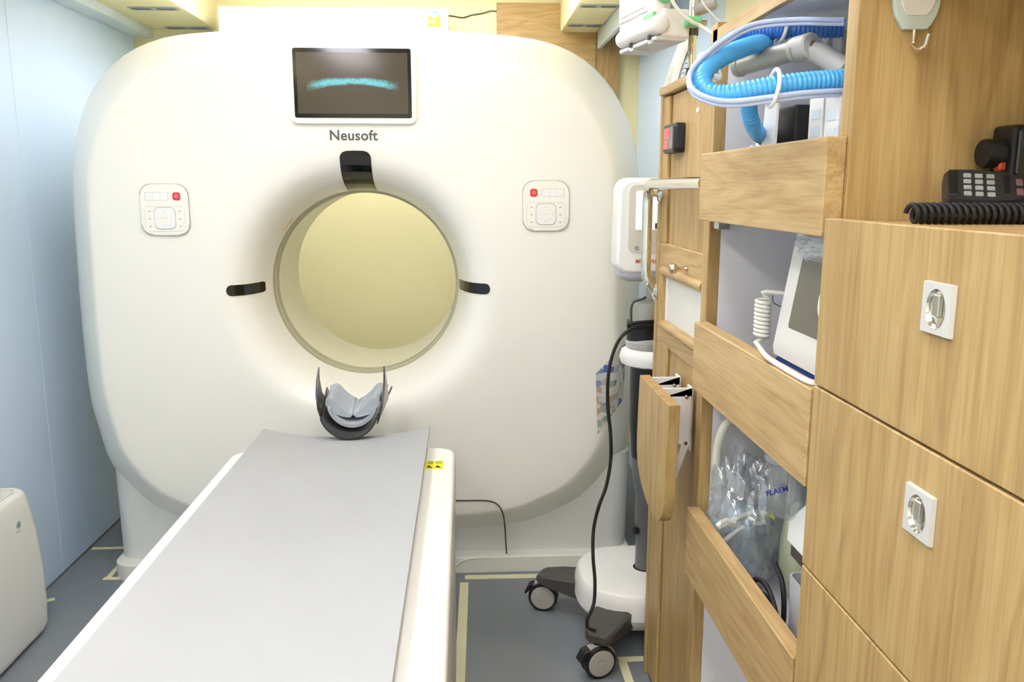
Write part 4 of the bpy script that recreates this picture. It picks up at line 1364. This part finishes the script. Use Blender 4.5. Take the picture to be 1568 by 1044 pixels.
MB().loft([ell(.158, .155, .070), ell(.182, .178, .092), ell(.194, .188, .11)]).build('lower_shell', M_WHITE, inj, 40)
MB().loft([ell(.193, .187, .110), ell(.193, .187, .113)]).build('shell_gap', M_BLACK, inj, 40)
MB().loft([ell(.196, .190, .113), ell(.194, .188, .155), ell(.186, .18, .184), ell(.175, .170, .192), ell(.10, .10, .202)]).build('base_cover', M_WHITE, inj, 40)
casters = [R(832, 931, Z=0), R(915, 1033, Z=0)]
c1_, c2_ = Vector((casters[0].x, casters[0].y)), Vector((casters[1].x, casters[1].y))
ctr = Vector((IX - .01, IY))
spots = [c1_, c2_, Vector((.70, 2.27)), Vector((.66, 2.64))]
facing = [(-.22, -1), (.30, -1), (.3, -1), (-.3, -1)]
for (sp_, fc) in zip(spots, facing):
    d_ = (sp_ - ctr)
    dn = d_.normalized()
    nn = Vector((-dn.y, dn.x))
    secs = []
    for (t_, hw, z0, z1) in ((.10, .060, .085, .150), (d_.length * .55, .058, .083, .148), (d_.length * .82, .050, .092, .140), (d_.length + .0, .040, .100, .130), (d_.length + .014, .030, .104, .124)):
        q = ctr + dn * t_
        secs.append([(q.x + nn.x * hw, q.y + nn.y * hw, z0 + .006), (q.x + nn.x * hw * .8, q.y + nn.y * hw * .8, z0), (q.x - nn.x * hw * .8, q.y - nn.y * hw * .8, z0), (q.x - nn.x * hw, q.y - nn.y * hw, z0 + .006),
                     (q.x - nn.x * hw, q.y - nn.y * hw, z1 - .008), (q.x - nn.x * hw * .8, q.y - nn.y * hw * .8, z1), (q.x + nn.x * hw * .8, q.y + nn.y * hw * .8, z1), (q.x + nn.x * hw, q.y + nn.y * hw, z1 - .008)])
    MB().loft(secs).build('leg', M_DGREY, inj, 40)
    f3 = Vector((fc[0], fc[1], 0)).normalized()
    sd = Vector((f3.y, -f3.x, 0))
    cw = Vector((sp_.x, sp_.y, .048))
    cs = MB().lathe([(.030, -.024), (.046, -.022), (.048, -.016), (.048, -.008), (.045, -.006), (.045, .006), (.048, .008), (.048, .016), (.046, .022), (.030, .024)], cw, f3, 36).build('caster', M_BLACK, inj, 40)
    MB().lathe([(.0385, .020), (.0385, .0245), (.035, .026), (0, .0265)], cw, f3, 32).build('wheel_disc', mat('caster_grey', 'b4b0a6', .45), cs, 40)
    MB().lathe([(.0125, .0262), (.0125, .0272), (.0115, .0274), (.0115, .0264)], cw, f3, 24, loop=True).build('wheel_cap', mat('caster_line', '99958c', .5), cs, 40)
    hood = []
    for k in range(9):
        a = math.radians(20 + 140 * k / 8)
        hood.append([cw + sd * (math.cos(a) * .051) + Vector((0, 0, math.sin(a) * .051)) + f3 * h for h in (-.013, .013)] + [cw + sd * (math.cos(a) * .046) + Vector((0, 0, math.sin(a) * .046)) + f3 * h for h in (.013, -.013)])
    MB().loft(hood).build('caster_hood', mat('caster_grey'), cs, 40)
    MB().lathe([(.014, 0), (.014, .016)], cw + Vector((0, 0, .049)), (0, 0, 1), 16).build('caster_stem', M_BLACK, cs)
    tb = [cw + sd * .030 + Vector((0, 0, .042)), cw + sd * .048 + Vector((0, 0, .036)), cw + sd * .062 + Vector((0, 0, .010)), cw + sd * .056 + Vector((0, 0, .006)), cw + sd * .044 + Vector((0, 0, .020))]
    MB().ext([v_ - f3 * .016 for v_ in tb], f3 * .032, .001, 1).build('brake_tab', M_BLACK, cs)
# black cord hanging from the trolley
cordp = [(1000, 497, 2.33), (975, 500, 2.30), (952, 515, 2.28), (938, 543, 2.27), (931, 580, 2.26), (931, 625, 2.26), (935, 665, 2.25), (935, 705, 2.25), (928, 745, 2.24), (917, 775, 2.23), (909, 810, 2.22), (908, 850, 2.19), (911, 890, 2.165), (909, 925, 2.14), (899, 948, 2.12), (899, 960, 2.115), (912, 966, 2.115)]
tag(MB().tube(smooth([R(x, y, Y=d_) for x, y, d_ in cordp], .012), .0052, 10).build('power_cord', M_BLACKM), 'long black cord hanging down beside the wheeled injector', 'cord')
lp = [(1002, 492, 2.33), (985, 493, 2.32), (967, 495, 2.32), (962, 499, 2.33), (970, 503, 2.33), (990, 500, 2.33)]
tag(MB().tube(smooth([R(x, y, Y=d_) for x, y, d_ in lp], .006), .005, 8).build('cord_loop', M_BLACKM), 'small black cord loop wound round the injector column', 'cord')

# ================================================================== MONITOR ON POLE OVER THE CUPBOARD
YM2 = 2.06
po = thing('equipment_pole', 'steel pole with clamps standing on top of the oak cupboard', 'pole', (.575, 2.09, 1.607))
pb = R(1058, 120, Y=2.09)
MB().tube([(pb.x, 2.09, 1.607), (pb.x, 2.09, 2.12)], .010, 14).build('pole', M_CHROME, po)
MB().lathe([(.026, 1.607), (.026, 1.618), (.014, 1.63), (.012, 1.645)], (pb.x, 2.09, 0), (0, 0, 1), 20).build('pole_socket', mat('socket_bronze', '5b5348', .35, .6), po)
MB().lathe([(.014, 0), (.014, .02)], (pb.x, 2.09, 1.72), (0, 0, 1), 16).build('pole_collar', mat('socket_bronze'), po)
cl = R(1075, 18, Y=2.09)
MB().lathe([(.013, 0), (.015, .004), (.015, .05), (.010, .056)], (pb.x + .0, 2.09, cl.z), (.9, -.2, .35), 18).build('clamp_grip', M_GRY, po)
MB().box((pb.x - .012, 2.07, cl.z - .035), (pb.x + .03, 2.10, cl.z - .022), .003, 2).build('clamp_plate', M_STEEL, po)
MB().lathe([(.005, -.01), (.005, .01)], (pb.x + .004, 2.07, cl.z - .012), (0, -1, 0), 12).build('clamp_bolt', M_BRASS, po)

tm = thing('transport_monitor', 'off-white monitor with green knobs hanging on the steel pole', 'monitor', (.47, 2.02, 1.68))

T1 = R(1012, 36, Y=1.97)
T2 = R(953, 62, Z=T1.z)
TL = (T2 - T1).length
Mt = Matrix.Translation(T1) @ Matrix.Rotation(math.atan2(T1.x - T2.x, T2.y - T1.y), 4, 'Z')


def tbox(a, b_, r_, name, m_, seg=3):
    return MB().box(a, b_, r_, seg, Mt).build(name, m_, tm, 45)


MB().lathe([(0, -.003), (.015, -.003), (.020, .0), (.0215, .006), (.0215, TL - .010), (.020, TL - .003), (.014, TL), (0, TL)], Mt @ Vector((0, 0, 0)), Mt.to_3x3() @ Vector((0, 1, 0)), 28).build('grip_roll', M_PINKW, tm, 50)
tbox((.006, .004, -.028), (.075, .19, .036), .007, 'rear_case', M_PINKW)
tbox((-.012, .012, .012), (.03, .225, .17), .006, 'front_case', M_PINKW)
tbox((-.008, .010, -.034), (.070, .23, -.024), .003, 'underside', mat('device_grey_white', 'd8d8d8', .5))
for y in (.03, .14):
    tbox((-.010, y, -.039), (.035, y + .018, -.033), .002, 'foot_rail', mat('device_grey_white'))
    tbox((-.016, y + .002, -.03), (-.008, y + .012, -.02), .001, 'latch', M_DGREY)
tbox((-.0165, .045, .035), (-.0115, .215, .165), .004, 'screen_frame', M_WHITE)
tbox((-.0185, .058, .045), (-.016, .205, .155), .001, 'screen', M_SCRL)
tbox((-.015, .012, .012), (.002, .072, .030), .004, 'release_key', M_GREEN)
MB().lathe([(.020, 0), (.020, .008), (.017, .012), (0, .013)], Mt @ Vector((.012, .012, .066)), Mt.to_3x3() @ Vector((0, -1, 0)), 24).build('green_dial', M_GREEN, tm)
MB().lathe([(.010, 0), (.013, .004), (.013, .03), (.010, .036), (0, .037)], Mt @ Vector((.058, -.001, .006)), Mt.to_3x3() @ Vector((1, -.25, 0)), 18).build('green_knob', M_GREEN, tm)
tbox((.075, .10, -.02), (.10, .16, .03), .004, 'pole_clamp', M_GRY)
# cables of the monitor
for k, (pa, lb) in enumerate(((((1024, -12), (1032, 6), (1045, 22), (1060, 34), (1080, 44)), 'white cable curving from monitor over the oak stile'), (((1060, -10), (1058, 6), (1057, 26)), 'short white cable beside the pole'), (((1070, -6), (1082, 12), (1096, 27), (1106, 36)), 'thin grey-white cable reaching down to the shelf top'))):
    tag(MB().tube(smooth([R(x, y, Y=(1.93, 1.98, 1.9)[k]) for x, y in pa] + ([Vector((.60, 1.86, 1.64)), Vector((.62, 1.9, 1.6095))], [], [Vector((.63, 1.82, 1.63)), Vector((.66, 1.86, 1.609))])[k], .01), (.0042, .003, .0022)[k], 8).build('monitor_cable', M_CABLE), lb, 'cable')
# sheets hanging from the pole
m = mat('printed_paper', 'cfccc0', .4, var=.3, scale=110)
pf = thing('hanging_sheets', 'curled printed paper sheets clipped to the pole above the oak cupboard', 'papers', (.55, 2.2, 1.6075))
for k in range(2):
    def shp(u, v):
        a, b_ = R(1066 - 4 * k, 58, Y=2.13), R(1044 - 2 * k, 62, Y=2.30)
        c_, d_ = R(1040 - 2 * k, 128, Y=2.19), R(1013, 150, Y=2.32)
        p_ = a.lerp(b_, u).lerp(c_.lerp(d_, u), v)
        p_.x -= .02 * v * (1 - v) * (1 - .5 * k)
        p_.y += .012 * k
        return p_
    MB().grid(shp, 8, 10).thick(.0006).build('sheet', m if k == 0 else M_WHITE, pf, 80)
for k in range(9):
    p = R(1065.5, 58, Y=2.13).lerp(R(1041, 127, Y=2.19), k / 9)
    MB().lathe([(.004, -.0006), (.004, .0006)], p, (0, 0, 1), 8).build('binding_ring', M_DGREY, pf)
